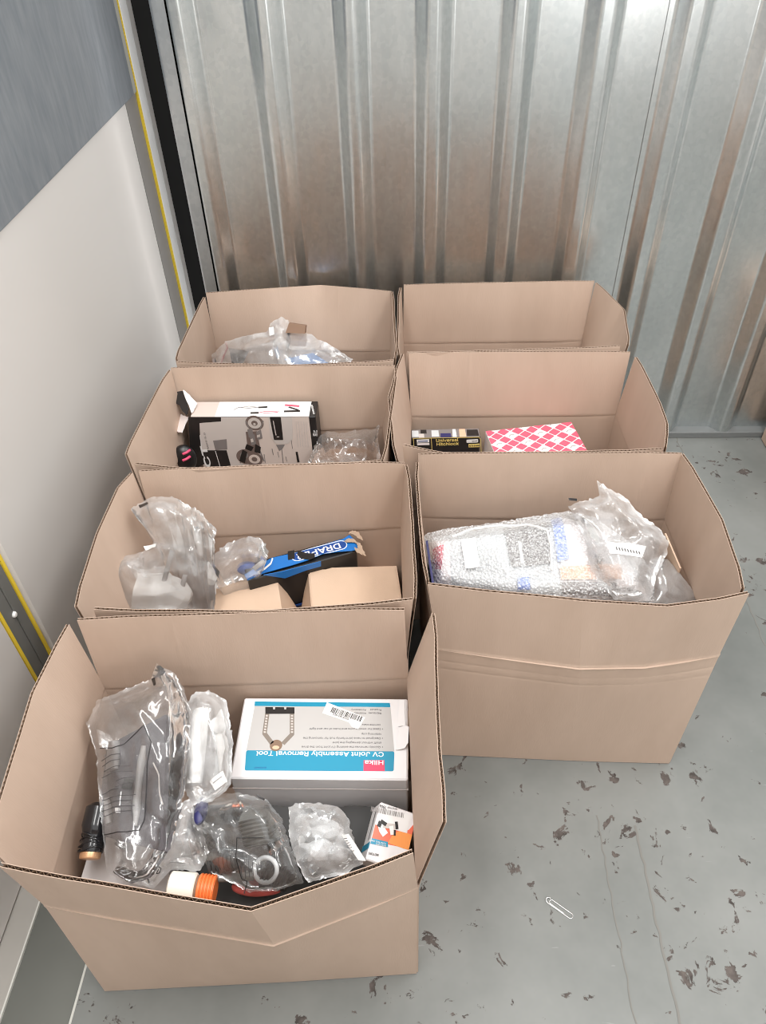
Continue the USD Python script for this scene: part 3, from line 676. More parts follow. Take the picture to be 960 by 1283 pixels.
lettering(t, sc, 'MOTORS', (474.5, 1070), (462, 1067.5), .0032, 'ink_soft', True)
side = Frame(fr.at((0, 0, -.05)), -fr.y*0 + (fr.at((0, 0, 0)) - fr.at((0, 0, -.05))), fr.y)
part(t, 'print', Frame(fr.at((-.0004, 0, -.05)), fr.z, fr.y)(box((0, H_*.19, -.0001), (.05, H_*.30, .0003))), 'print_cyan')
part(t, 'print', Frame(fr.at((-.0004, 0, -.05)), fr.z, fr.y)(box((.031, H_*.36, -.0001), (.034, H_*.86, .0003))), 'ink_soft')

# big bag with a dark card of tools
bagpts = [(108, 906, .44), (122, 878, .46), (152, 865, .47), (189, 851, .47), (196, 831, .50), (207, 839, .50), (219, 843, .49), (230, 862, .48), (239, 890, .46), (238, 930, .45), (230, 1000, .42), (214, 1062, .40), (190, 1100, .385), (160, 1108, .375), (134, 1093, .375), (128, 1040, .40), (124, 1000, .41), (121, 948, .42)]
t, B1 = sack('parts_bag', 'large clear plastic bag with printed warning around a dark card of tools, nearest carton', 'plastic bag', bagpts, .020, 'film_clear', drop=.04, cell=34, amp=.010, seed=11, stretch=(1, .55))
part(t, 'printed_outline', B1.line([(127, 940), (143, 943), (158, 938), (183, 915), (192, 936), (187, 960), (184, 1000), (182, 1030), (177, 1043), (160, 1046), (131, 1046)], .00075), 'print_black')
for k, (x0, x1) in enumerate(((128, 153), (129, 154), (131, 166), (128, 168), (147, 168), (146, 169), (128, 150), (128, 171), (129, 165), (128, 170), (130, 166))):
    part(t, 'printed_warning', B1.line([(x0, 953 + k*6.8 + 2), ((x0+x1)/2, 951 + k*6.8), (x1, 950 + k*6.8)], .0005), 'ink_soft')
part(t, 'black_tab', B1.patch([(190, 851), (194, 850), (197, 862), (194, 863)], .002), 'print_black')
part(t, 'printed_line', B1.line([(184, 1098), (188, 1110)], .0011), 'print_black') if 0 else None
cpts = [onz(132, 938, .418), onz(209, 894, .438), onz(203, 1066, .405), onz(131, 1048, .39)]
c = sum(cpts)/4; fr = Frame(cpts[3], cpts[2]-cpts[3], cpts[0]-cpts[3])
t = thing('tool_card', 'dark purple grey card with pale tools inside the large bag of the nearest carton', 'tool set', (c[0], c[1], c[2]-.03))
g = Polygon(planeuv(fr, [(133, 938), (150, 925), (208, 894), (205, 1000), (203, 1066), (170, 1058), (131, 1048), (126, 990)])).buffer(-.002).buffer(.002)
part(t, 'card', fr(plate(g, .012, -.014)), 'dark_card')
def bar(pts, rr, mat='tool_grey', name='tool'):
    q = [fr.at((a, b, .0)) for a, b in planeuv(fr, pts)]
    part(t, name, tube(polyline(q, np.linspace(0, 1, 10)), np.interp(np.linspace(0, 1, 10), np.linspace(0, 1, len(rr)), rr), 10), mat, 40)
bar([(143, 930), (141, 965)], [.009, .011, .010]); bar([(180, 935), (176, 965), (172, 1000), (170, 1035)], [.004, .007, .005, .007, .003])
bar([(134, 1000), (137, 1032)], [.004, .006, .005]); bar([(152, 992), (150, 1010)], [.0015, .0015], 'wire'); decal(t, fr, [(146.5, 1013), (151, 1013), (151, 1019), (147, 1019)], 'print_white', 'white_clip', t=.006)
bar([(192, 956), (199, 970), (200, 995), (204, 1008)], [.0012, .0012], 'print_pale', 'cord')
decal(t, fr, [(156, 975), (168, 977), (165, 990), (152, 988)], 'print_black', t=.0006)

# milky bag with long white sleeves behind
t, B2 = sack('sleeve_bag', 'milky plastic bag of long white sleeves left of the white tool box', 'plastic bag',
    [(233, 884, .46), (243, 868, .47), (262, 865, .46), (284, 878, .45), (292, 928, .43), (290, 985, .40), (266, 1004, .39), (240, 1008, .39), (229, 985, .40), (229, 930, .44)], .016, 'film_cloudy', drop=.035, cell=24, amp=.007, seed=12, stretch=(1, .5))
f2 = B2.patch([(264, 982), (280, 968), (285, 980), (270, 992)]); part(t, 'white_label', f2, 'print_white'); part(t, 'printed_line', B2.line([(268, 984), (279, 975)], .0006), 'ink_soft')
a, b = onz(252, 886, .445), onz(243, 985, .40)
single('white_sleeve', rod(a, b, [(0, 0), (.02, .008), (.06, .012), (.3, .014), (.8, .013), (.97, .012), (1, 0)]), 'white_plastic', 'long white plastic sleeve inside the milky bag left of the tool box', 'sleeve', smooth=40)
t2 = thing('white_drop_link', 'short white plastic part with round end inside the milky bag', 'plastic part', onz(276, 930, .40))
part(t2, 'shaft', rod(onz(281, 965, .39), onz(275, 915, .425), [(0, 0), (0, .008), (.9, .008), (.95, 0)]), 'white_plastic', 40); part(t2, 'knob', blob(onz(274, 908, .43), (.014, .013, .011), 2, .05), 'white_plastic', True)

# bag of rubber boots, front
t, B3 = sack('boot_bag', 'clear printed plastic bag of dark rubber boots at the front of the nearest carton', 'plastic bag',
    [(240, 1012, .39), (262, 996, .40), (300, 993, .41), (335, 1001, .40), (354, 1028, .39), (364, 1060, .37), (381, 1106, .35), (345, 1116, .345), (312, 1118, .345), (285, 1104, .35), (262, 1092, .355), (246, 1060, .37)], .024, 'film_clear', drop=.04, cell=28, amp=.009, seed=13)
part(t, 'printed_outline', B3.line([(331, 1054), (298, 1053), (297, 1078), (303, 1102), (310, 1106), (306, 1120)], .0007), 'print_black')
part(t, 'black_tab', B3.patch([(322, 996), (332, 1001), (331, 1003), (321, 998)]), 'print_black')
for k in range(6): part(t, 'printed_warning', B3.line([(303 + k*5, 1080 + 1.5*k), (304 + k*5, 1104 - k)], .0005), 'ink_soft')
def boot(label, a, b, r0, r1, mat):
    pr = [(0, 0), (0, r0)]
    for k in range(7): r = r0 + (r1-r0)*(k+.5)/7; pr += [((k+.2)/7, r*1.06), ((k+.7)/7, r*.86)]
    pr += [(1, r1), (1, r1*.8), (.9, 0)]
    single('rubber_boot', rod(a, b, pr), mat, label, 'rubber boot', smooth=50)
boot('dark grey ribbed rubber boot in the front bag, beside the milky bag', onz(268, 1082, .345), onz(300, 1076, .36), .020, .014, 'rubber')
boot('pale grey ribbed rubber boot showing through the top of the front bag', onz(318, 1026, .37), onz(322, 1060, .355), .025, .019, 'rubber_grey')
boot('black ribbed rubber boot low in the front bag by the carton flap', onz(333, 1090, .335), onz(362, 1104, .33), .022, .017, 'rubber')
single('rubber_ring', (lambda m: (Frame(onz(333, 1090, .352), (1, 0, .1), (0, .8, .5))(m)))(VF(trimesh.creation.torus(.017, .0035, 32, 12))), 'pale_grey_part', 'pale grey ring in front of the black rubber boot', 'ring', smooth=True)
single('red_part', blob(onz(322, 1112, .318), (.035, .012, .010), 5, .2), 'red_part', 'dull red part under the front bag at the bend of the flap', 'car part', smooth=True)
single('olive_strip', rod(onz(274, 1100, .345), onz(318, 1098, .345), [(0, 0), (0, .006), (1, .006), (1, 0)]), 'rubber_grey', 'grey strip across the front of the boot bag', 'strip', smooth=40)

# knotted bag with white items
t, B4 = sack('fittings_bag', 'crumpled cloudy plastic bag of white fittings beside the small orange box', 'plastic bag',
    [(362, 1012, .39), (372, 1006, .40), (400, 1006, .40), (424, 1010, .40), (436, 1024, .39), (443, 1050, .375), (456, 1082, .355), (430, 1096, .35), (385, 1106, .345), (372, 1080, .36), (362, 1048, .375)], .020, 'film_cloudy', drop=.035, cell=17, amp=.008, seed=14)
f2 = B4.patch([(428, 1048), (437, 1045), (459, 1079), (449, 1079)], .003); part(t, 'barcode_label', f2, 'print_white')
for k in range(7): part(t, 'printed_line', B4.line([(431.5 + k*1.7, 1052 + k*2.7), (435 + k*1.5, 1051 + k*2.7)], .0004, .0045), 'ink_soft')
for k, (x, y, r) in enumerate(((385, 1032, .014), (408, 1040, .016), (400, 1065, .015), (424, 1070, .012), (382, 1068, .012))):
    single('plastic_fitting', cat_(blob(onz(x, y, .355), (r*1.1, r*.8, r*.6), k, .8, sub=1), rod(onz(x-8, y+6, .35), onz(x+9, y-5, .362), [(0, 0), (0, r*.5), (1, r*.42), (1, 0)], 12)), 'pale_grey_part',
           ('upper left', 'upper right', 'lower middle', 'lower right', 'lower left')[k] + ' pale plastic fitting inside the cloudy bag beside the orange box', 'fitting', group='fittings in the cloudy bag')
# flat bag filling the front left corner
t, B5 = sack('flat_bag', 'flattened clear bag with a recycling mark in front of the tool card', 'plastic bag',
    [(214, 1012, .39), (238, 1000, .39), (250, 1030, .375), (262, 1068, .36), (252, 1092, .35), (214, 1090, .345), (192, 1114, .335), (163, 1106, .335), (190, 1075, .36)], .008, 'film_cloudy', drop=.02, cell=20, amp=.006, seed=15)
part(t, 'printed_line', B5.line([(182, 1092), (187, 1106)], .0011), 'print_black')
part(t, 'recycling_mark', B5.line([(195, 1091), (198, 1086), (202, 1088), (200, 1094), (196, 1095), (199, 1090)], .0006), 'print_black')
single('grey_clip', blob(onz(252, 1016, .385), (.010, .021, .006), 3, .1), 'navy', 'small dark blue grey part at the top left of the boot bag', 'car part', smooth=True)
# wrapped cylinder with a copper end
a, b = onz(124, 1008, .385), onz(113, 1072, .362)
t = thing('wrapped_cylinder', 'black film wrapped cylinder with copper coloured end in the left corner of the nearest carton', 'car part', (b[0], b[1], b[2]-.02))
v, f = rod(a, b, [(0, 0), (.0, .012), (.08, .020), (.45, .0215), (.6, .0185), (.66, .0165), (.8, .018), (.95, .0165), (.95, 0)], 28)
n_ = meshkit_fbm(v*55)[:, None]; v = v + n_*.003*np.array([1, 1, .3])
part(t, 'body', (v, f), 'black_gloss', 40)
part(t, 'end_cap', rod(a + (b-a)*.94, a + (b-a)*1.08, [(0, 0), (0, .0155), (.7, .0155), (.9, .0145), (1, .011), (1, .0)], 28), 'copper', 40)
for k in range(4):
    w = np.linspace(0, 2*math.pi, 30); z = (b-a)/np.linalg.norm(b-a); x = np.cross(z, [0, 0, 1.]); x /= np.linalg.norm(x); y = np.cross(z, x)
    part(t, 'wrap_fold', tube([a + (b-a)*(.62 + .09*k + .05*math.sin(q*2+k)) + (.0178 + .001*math.sin(3*q+k))*(math.cos(q)*x + math.sin(q)*y) for q in w], .0012, 5, False), 'black_gloss', True)
# white and orange bottle
a, b = onz(212, 1110, .35), onz(270, 1116, .345)
t = thing('bottle', 'white plastic bottle with orange ribbed collar lying behind the front flap', 'bottle', (b[0]-.03, b[1], .31))
part(t, 'body', rod(a, a + (b-a)*.58, [(0, 0), (0, .017), (.06, .0205), (.94, .0215), (1, .0195), (1, 0)], 36), 'cream_plastic', 40)
part(t, 'ring', rod(a + (b-a)*.58, a + (b-a)*.64, [(0, 0), (0, .0185), (1, .0185), (1, 0)], 36), 'kraft_brown', 40)
pr = [(0, 0), (0, .0205)]
for k in range(5): pr += [((k+.3)/5, .0215), ((k+.75)/5, .0215), ((k+.85)/5, .0198), ((k+.98)/5, .0198)]
part(t, 'collar', rod(a + (b-a)*.64, b, pr + [(1, 0)], 36), 'orange_plastic', 30)

# ---------------------------------------------------------------- second carton, left row
t, S1 = sack('neck_bag', 'large crumpled clear bag with twisted neck in the second carton of the left row', 'plastic bag',
    [(163, 637, .525), (190, 622, .53), (216, 622, .53), (250, 640, .52), (271, 664, .50), (268, 690, .475), (262, 702, .46), (272, 722, .43), (268, 768, .37), (150, 770, .38), (131, 728, .44), (148, 700, .46), (182, 690, .47), (194, 678, .48), (184, 664, .50), (172, 650, .52)], .026, 'film_milky', drop=.30, cell=30, amp=.012, seed=21, inner=[(210, 700, .455), (210, 745, .40)])
part(t, 'black_tab', S1.patch([(174, 634), (185, 631), (187, 635), (176, 639)]), 'print_black')
part(t, 'white_label', S1.patch([(180, 685), (196, 683), (197, 691), (183, 691)], .003), 'print_white')
single('white_part', blob(onz(192, 748, .37), (.06, .04, .03), 4, .55, sub=2), 'white_plastic', 'white lump showing through the large crumpled bag in the second left carton', 'car part')
single('dark_hose', tube(polyline([onz(216, 690, .45), onz(205, 730, .40), onz(225, 752, .37), onz(232, 720, .41)], np.linspace(0, 1, 20)), .005, 8), 'tool_grey', 'grey bent hose inside the large crumpled bag', 'hose', smooth=True)
t, S2 = sack('small_bag', 'smaller clear bag with blue printing next to the torn blue box', 'plastic bag',
    [(262, 700, .42), (285, 680, .44), (312, 672, .445), (328, 674, .44), (337, 692, .43), (330, 716, .40), (305, 726, .39), (272, 738, .385), (262, 722, .40)], .018, 'film_milky', drop=.24, cell=20, amp=.009, seed=22)
single('blue_part', blob(onz(310, 712, .37), (.02, .014, .012), 6, .2), 'deep_blue', 'blue part inside the smaller clear bag', 'car part', smooth=40)
single('white_peg', rod(onz(318, 713, .40), onz(331, 703, .405), [(0, 0), (0, .005), (1, .005), (1, 0)]), 'white_plastic', 'white peg beside the left end of the torn blue box', 'peg', smooth=40)
def plain_carton(name, label, pts, z, h, foot=None):
    P = [onz(*p, z) for p in pts]; c = sum(P)/4
    t = thing(name, label, 'cardboard box', (c[0], c[1], z-h))
    low = [onz(*p, z-.10) for p in (foot or pts)]; m = hull(P + [p + [0, 0, dz] for p in low for dz in (0, .1-h)]); part(t, 'body', m, 'cardboard_plain')
    a, b = (P[0]+P[3])/2, (P[1]+P[2])/2
    return t, P
t, P = plain_carton('small_carton', 'small plain cardboard box at the front of the second left carton, beside the crumpled bag', [(266, 735), (347, 722), (355, 775), (262, 785)], .35, .343, [(266, 735), (352, 722), (380, 775), (260, 785)])
part(t, 'flap_edge', tube([P[0]*.95+P[1]*.05 + [0, 0, .0004], P[3]*.95+P[2]*.05 + [0, 0, .0004]], .0008, 5), 'cardboard')
t, P = plain_carton('small_carton', 'plain cardboard box with lid flap in front of the torn blue box', [(386, 712), (497, 709), (506, 768), (391, 772)], .35, .343, [(386, 713), (497, 710), (508, 768), (376, 772)])
fr = Frame(P[3], P[2]-P[3], P[0]-P[3]); uv = planeuv(fr, [(388, 715), (495, 712), (504, 766), (392.5, 769)])
part(t, 'lid_flap', fr(plate(Polygon(uv), .0022, .0002)), 'cardboard_plain')
# torn blue box
P0, P1 = onz(322, 716, .385), onz(441, 684, .385); fr = Frame(P0, P1-P0, [0, 1, 0]); L_ = np.linalg.norm(P1-P0)
t = thing('torn_box', 'torn blue tool box with white oval lettering in the second left carton', 'tool box', (*(P0*.5+P1*.5)[:2], .28))
uv = planeuv(fr, [(306, 720), (340, 699), (372, 692), (430, 675), (438, 670), (441, 673), (447, 679), (449, 688), (440, 690), (424, 691), (404, 694), (385, 702), (366, 708), (330, 718), (310, 727)])
g = Polygon(uv).buffer(0); part(t, 'label_panel', fr(plate(g, .0015, -.0015)), 'draper_blue')
x0, x1 = min(p[0] for p in uv), max(p[0] for p in uv)
part(t, 'inner_tray', fr(box((x0 + .004, -.012, -.12), (x1 - .006, .035, -.006), .002)), 'black_plastic')
fv = Frame(fr.at((0, -.014, -.004)), fr.x, fr.z)
part(t, 'front_strip', fv(plate(Polygon(planeuv(fv, [(330, 720), (352, 716), (402, 703), (402, 709), (384, 714), (357, 724)])).buffer(0), .0015)), 'draper_blue')
part(t, 'front_strip', fv(plate(Polygon([(x0+.06, -.116), (x1-.01, -.116), (x1-.01, -.11), (x0+.06, -.11)]), .0015)), 'deep_blue')
# the oval with its white outline, broken by two holes
ovu = planeuv(fr, [(373, 697), (427, 683)]); e = np.array(ovu[1]) - np.array(ovu[0]); ov = LineString(ovu).buffer(.0135); hole = Polygon(planeuv(fr, [(374, 690), (384, 694), (394, 694), (394, 702), (378, 700), (373, 695)])).buffer(.001)
part(t, 'oval_outline', fr(plate(ov.difference(ov.buffer(-.0018)).difference(hole).intersection(g), .0003)), 'print_white')
part(t, 'oval_field', fr(plate(ov.buffer(-.0028).difference(hole).intersection(g), .0002)), 'deep_blue')
lettering(t, fr, 'DRAPER', (425, 680.6), (371, 695), .0150, 'print_white', True, .0003)
part(t, 'hole', fr(plate(hole.intersection(g.buffer(.002)), .0005, .0004)), 'black_plastic'); decal(t, fr, [(360.5, 691), (369, 689.5), (369.5, 700), (361, 702)], 'black_plastic', 'hole', t=.0005, lift=.0002, r=.0015)
decal(t, fr, [(322, 716), (331, 712), (339, 705), (341, 699), (342.5, 700), (340, 707), (332, 714), (323, 718)], 'print_white', lift=.0002)
rs = np.random.RandomState(8)
for k, pts in enumerate(([(431, 680), (437, 676), (444, 677), (448, 683), (443, 681), (436, 681)], [(436, 671), (442, 667), (450, 669), (455, 680), (449, 677), (443, 672)], [(447, 682), (452, 684), (456, 694), (460, 702), (453, 697), (449, 690)], [(444, 690), (451, 692), (455, 700), (447, 696)])):
    uv2 = torn_ring = []
    q = planeuv(fr, pts)
    for i in range(len(q)): uv2 = uv2 + torn(q[i], q[(i+1) % len(q)], .0012, 40+k*7+i, 5)[:-1]
    v, f = plate(Polygon(uv2).buffer(0), .0016, .0006); v[:, 2] += .004*meshkit_fbm(v*40 + k) + .002*k
    part(t, 'torn_flap', fr((v, f)), 'kraft_torn')

# ---------------------------------------------------------------- third carton, left row
zt = .47; fl0, fr0 = onz(240, 522.5, zt), onz(387, 522, zt)
fr = Frame(fl0, fr0 - fl0, [0, 0, 1]); fr.y = np.array([0, 0, 1.]); fr.z = np.cross(fr.x, fr.y); W_ = np.linalg.norm(fr0-fl0)
D_ = .062; WB = W_ + .0
t = thing('charger_box', 'black and white battery charger box with torn open left end in the third left carton', 'charger box', (*((fl0+fr0)/2)[:2], .20))
part(t, 'body', fr(box((0, -.27, -D_), (WB+.016, 0, 0), .0015)), 'print_black')
part(t, 'front_print', fr(box((.001, -.268, 0), (WB, -.001, .0005))), 'print_beige')
tp = Frame(fl0 + [0, 0, .0], fr.x, -fr.z)
part(t, 'top_print', tp(box((.055, .0008, 0), (WB+.0005, D_-.001, .0006))), 'print_white')
part(t, 'top_print', tp(box((-.002, .0008, 0), (.055, D_-.001, .0004))), 'print_beige')
# front print
fp = Frame(fr.at((0, 0, .0005)), fr.x, fr.y)
decal(t, fp, [(236, 523), (277, 523), (277, 528), (250, 530), (254, 560), (262, 578), (240, 590)], 'print_black')
decal(t, fp, [(277, 523), (310, 523), (312, 560), (302, 590), (285, 590), (278, 565), (252, 564), (250, 530), (277, 528)], 'print_pale', lift=.0001)
decal(t, fp, [(255, 564), (284, 564), (290, 586), (260, 590)], 'print_black', lift=.0004)
stroke(t, fp, [(250.5, 545), (253, 562), (257, 578), (263, 592)], .0012, 'print_white', lift=.0006); stroke(t, fp, [(270, 565), (277, 588)], .0014, 'print_white', lift=.0007)
lettering(t, fp, 'CT', (265.0, 584.5), (258.3, 558.5), .015, 'print_white', True, .0008)
lettering(t, fp, 'MXS 5.0', (262, 562), (257, 542), .004, 'print_mid', False, .0006)
decal(t, fp, [(267, 552), (284, 550), (285, 563), (270, 564)], 'print_mid', lift=.0003)
# motorcycle, seen from above, in dark browns
def disc(px, py, r, mat, lift, sx=1): u = planeuv(fp, [(px, py)])[0]; part(t, 'picture', fp(plate(shapely.affinity.scale(Point(*u).buffer(r, quad_segs=6), sx, 1), .0003, lift)), mat)
disc(319, 530, .0215, 'print_mid_brown', .0003); disc(319, 530, .0155, 'print_pale', .0006); disc(319, 530, .0075, 'print_mid_brown', .0009); disc(319, 531, .003, 'print_pale', .0012)
decal(t, fp, [(308, 541), (322, 540), (326, 560), (322, 568), (311, 566)], 'print_mid_brown', 'picture', lift=.0004)
decal(t, fp, [(313, 545), (319, 544), (321, 556), (315, 558)], 'print_mid', 'picture', lift=.0008)
disc(308, 572, .023, 'print_mid_brown', .0005, 1.0); disc(318, 575, .022, 'print_mid_brown', .0006); disc(319, 575, .014, 'print_beige', .0009); disc(319, 575, .007, 'print_mid_brown', .0012); disc(306, 570, .010, 'print_mid', .0009)
for pts, m_, l_ in (([(310, 538), (316, 536), (318, 546), (312, 548)], 'print_mid', .0007), ([(321, 541), (327, 538), (329, 549), (323, 551)], 'print_mid', .0007), ([(309, 556), (318, 560), (315, 565), (307, 562)], 'print_black', .0008),
                    ([(304, 563), (310, 566), (307, 580), (300, 577)], 'print_black', .0011), ([(320, 556), (327, 560), (326, 568), (319, 566)], 'print_black', .0008), ([(314, 550), (317, 549), (318, 553), (315, 554)], 'print_pale', .0011), ([(322, 545), (326, 544), (326, 547), (322, 548)], 'print_pale', .0010)):
    decal(t, fp, pts, m_, 'picture', lift=l_)
for q in ([(312, 536), (308, 527)], [(326, 537), (330, 527)], [(309, 566), (301, 580)], [(326, 565), (331, 578)]): stroke(t, fp, q, .003, 'print_mid', 'picture', lift=.0005)
# the charger
decal(t, fp, [(336, 522.5), (366, 522.5), (367, 550), (361, 556), (346, 556), (339, 548)], 'print_pale', 'picture', lift=.0003, r=.003)
decal(t, fp, [(338, 522.5), (352, 522.5), (355, 551), (343.5, 551)], 'print_black', 'picture', lift=.0007, r=.002)
decal(t, fp, [(346, 557), (357, 557), (354, 562), (350, 565)], 'print_mid', 'picture', lift=.0005); stroke(t, fp, [(353, 562), (355, 580)], .0016, 'print_mid', 'picture', lift=.0003)
stroke(t, fp, [(342.5, 527), (346, 545)], .002, 'print_pale', 'picture', lift=.0011); stroke(t, fp, [(347, 547), (350, 547)], .002, 'print_pale', 'picture', lift=.0011)
for x, y0, y1 in ((331, 569, 580), (341, 562, 570), (348, 566, 573), (358, 572, 578), (365, 551, 562)): stroke(t, fp, [(x, y0), (x+1.6, y1)], .0014, 'print_mid', lift=.0003)
decal(t, fp, [(370.5, 566), (373, 566), (375.5, 579), (372.5, 579)], 'print_black', lift=.0003)
for k in range(5): stroke(t, fp, [(371 + k*3.2, 528), (373.5 + k*3.2, 560)], .0009, 'print_pale', lift=.0003)
# top print: leads
def lead(pts, mat, w=.0022): stroke(t, Frame(tp.at((0, 0, .0006)), tp.x, tp.y), pts, w, mat, 'picture')
lead([(293, 513.5), (299, 510.5), (312, 511.5), (325, 510), (330, 509.5)], 'print_mid', .0016); lead([(299, 511), (312, 509), (324, 510.5)], 'print_mid', .0013); lead([(324, 510.5), (335, 510)], 'print_black', .006)
lead([(314, 517.5), (324, 517.3)], 'print_black', .007); lead([(324, 517.3), (332, 515.5), (350, 516)], 'print_red', .0018); lead([(330, 517.8), (348, 516.6)], 'print_pinkred', .0016)
lead([(357, 507.5), (375, 509)], 'print_pinkred', .007); lead([(356, 515.5), (376, 515)], 'print_black', .007); lead([(362, 510), (374, 514)], 'print_black', .005)
for k in range(4): lead([(380 + k*1.5, 507.5), (381 + k*1.6, 520)], 'print_pale', .0007)
# right end lettering
re_ = Frame(fr.at((WB+.0005, -.004, .0005)), fr.x, fr.y)
part(t, 'end_print', re_(box((0, -.11, 0), (.0145, 0, .0006))), 'print_black')
lettering(t, re_, 'MXS', (392.5, 546), (398, 546), .008, 'print_white', True, .0006); lettering(t, re_, '5.0', (393, 541.5), (398, 541.5), .006, 'print_white', True, .0006)
et = Frame(tp.at((WB+.001, 0, .0001)), tp.x, tp.y); part(t, 'end_print', et(box((0, .001, 0), (.0145, D_-.001, .0006))), 'print_black')
lettering(t, et, 'CHARGER', (394.5, 519), (391.8, 507.5), .004, 'print_white', True, .0006)
# torn left end: standing dark flap, white torn lining
def scrap(pts3, mat, t_=.0016, name='torn_flap', seed=1):
    P = [np.array(p) for p in pts3]; f_ = Frame(P[0], P[1]-P[0], P[-1]-P[0]); uv = [((p-P[0])@f_.x, (p-P[0])@f_.y) for p in P]; r = []
    for i in range(len(uv)): r += torn(uv[i], uv[(i+1) % len(uv)], .0018, seed+i, 6)[:-1]
    part(t, name, f_(plate(Polygon(r).buffer(0), t_)), mat)
zz = .475
scrap([onz(234, 521, .465), onz(237, 512, .475), onz(229, 487, .505), onz(216, 490, .50), onz(220, 503, .48)], 'print_black', seed=51)
scrap([onz(240, 518, .474), onz(247, 506, .478), onz(232, 489, .503), onz(229, 489, .503)], 'print_white', seed=57)
scrap([onz(223, 518, .44), onz(236, 522, .455), onz(241, 551, .41), onz(229, 546, .41), onz(220, 534, .43)], 'print_cream', seed=61)
t = thing('cable_plug', 'black plug with pink stripes beside the torn end of the charger box', 'plug', onz(231, 576, .35))
part(t, 'body', blob(onz(232, 574, .375), (.026, .02, .035), 3, .12), 'black_plastic', True)
for k in (0, 1): part(t, 'pink_stripe', tube(polyline([onz(229, 569 + k*8, .405 - k*.012), onz(234, 567 + k*8, .408 - k*.012), onz(238, 564 + k*8, .406 - k*.012)], np.linspace(0, 1, 8)), .0032, 8), 'pink_plastic', True)
t, S3 = sack('brown_bag', 'clear bag around a brown part right of the charger box', 'plastic bag',
    [(386, 580, .39), (397, 550, .40), (409, 540, .41), (428, 543, .41), (446, 539, .415), (458, 537, .415), (468, 539, .41), (475.5, 531, .42), (474, 546, .41), (477, 574, .39), (475, 584, .38)], .022, 'film_clear', drop=.34, cell=20, amp=.011, seed=31)
single('brown_part', blob(onz(436, 574, .33), (.075, .05, .045), 9, .15), 'kraft_brown', 'dark brown part inside the clear bag right of the charger box', 'car part', smooth=True)

# ---------------------------------------------------------------- rear carton, left row
t, S4 = sack('grey_bag', 'crumpled clear bag of dark and blue parts in the rearmost carton of the left row', 'plastic bag',
    [(265, 446, .43), (282, 428, .46), (305, 421, .475), (334, 416, .48), (340, 403, .50), (352, 397, .51), (362, 402, .50), (366, 415, .48), (382, 416, .475), (408, 429, .455), (442, 450, .42), (438, 462, .40), (268, 462, .40)], .024, 'film_milky', drop=.36, cell=22, amp=.012, seed=41, stretch=(.7, 1))
part(t, 'white_label', S4.patch([(337, 411), (343, 410), (344, 421), (338, 422)], .003), 'print_white')
single('black_part', hull([onz(x, y, z) for x, y in ((287, 436), (312, 440), (304, 456), (291, 458)) for z in (.40, .43)]), 'black_plastic', 'black angular part in the rear left bag', 'car part')
single('blue_pack', hull([onz(x, y, z) for x, y in ((356, 450), (392, 442), (412, 455), (372, 462)) for z in (.40, .425)]), 'blue_part', 'blue pack showing through the rear left bag', 'pack')
single('red_wire', tube(polyline([onz(276, 458, .41), onz(281, 445, .43), onz(285, 436, .445), onz(283, 430, .45)], np.linspace(0, 1, 16)), .0025, 6), 'red_part', 'thin red wire at the left of the rear left bag', 'wire', smooth=True)
P = [onz(358, 417, .485), onz(362, 405, .50), onz(373, 407, .50), (onz(380, 412, .49)), onz(383, 408, .50), onz(382, 418, .485), onz(370, 416, .485)]
c = sum(P)/len(P)
single('cardboard_scrap', hull(np.vstack([P, np.array(P) + [.002, .012, -.004]])), 'kraft_brown', 'torn brown cardboard scrap behind the rear left bag', 'cardboard scrap')

# ---------------------------------------------------------------- front carton, right row
t, D1 = sack('bubble_pack', 'large bubble wrapped pack with pink, white and blue prints in the front right carton', 'wrapped pack',
    [(527, 680, .43), (534, 668, .44), (560, 662, .45), (620, 655, .455), (680, 645, .465), (712, 640, .47), (745, 648, .465), (790, 680, .44), (815, 712, .42), (822, 752, .40), (760, 768, .39), (640, 762, .39), (536, 742, .395)], .030, 'film_bubble', drop=.33, cell=60, amp=.006, seed=51, step=3.0, inner=[(620, 700, .435)])
def under(pts, mat, name, d=-.006): part(t, name, D1.patch(pts, d, 13), mat)
under([(528, 674), (705, 646), (705, 760), (536, 742)], 'pale_grey_part', 'wrapped_card', -.012)
under([(705, 646), (760, 668), (815, 750), (705, 764)], 'print_cream', 'wrapped_card', -.013)
under([(535, 680), (562, 678), (566, 742), (538, 738)], 'print_cream', 'printed_patch', -.009)
under([(542, 690), (556, 687), (553, 717), (544, 714)], 'print_pinkred', 'printed_patch', -.006)
under([(577, 682), (595, 680), (601, 716), (583, 718)], 'print_white', 'printed_patch', .002)
under([(630, 664), (687, 655), (690, 712), (640, 716)], 'print_mid', 'printed_patch', -.007)
under([(648, 684), (652, 684), (656, 712), (652, 712)], 'print_white', 'printed_patch', -.003)
under([(690, 652), (703, 648), (712, 706), (698, 710)], 'violet_blue', 'printed_patch', -.006)
under([(648, 730), (662, 728), (664, 744), (648, 744)], 'violet_blue', 'printed_patch', -.006)
under([(700, 716), (776, 712), (780, 732), (702, 732)], 'print_peach', 'printed_patch', -.006)
under([(700, 734), (772, 736), (770, 752), (704, 748)], 'print_mid', 'printed_patch', -.008)
part(t, 'white_strap', D1.line([(566, 676), (590, 664), (625, 659), (660, 661), (684, 672), (689, 692), (690, 722)], .0022, .0012), 'print_white')
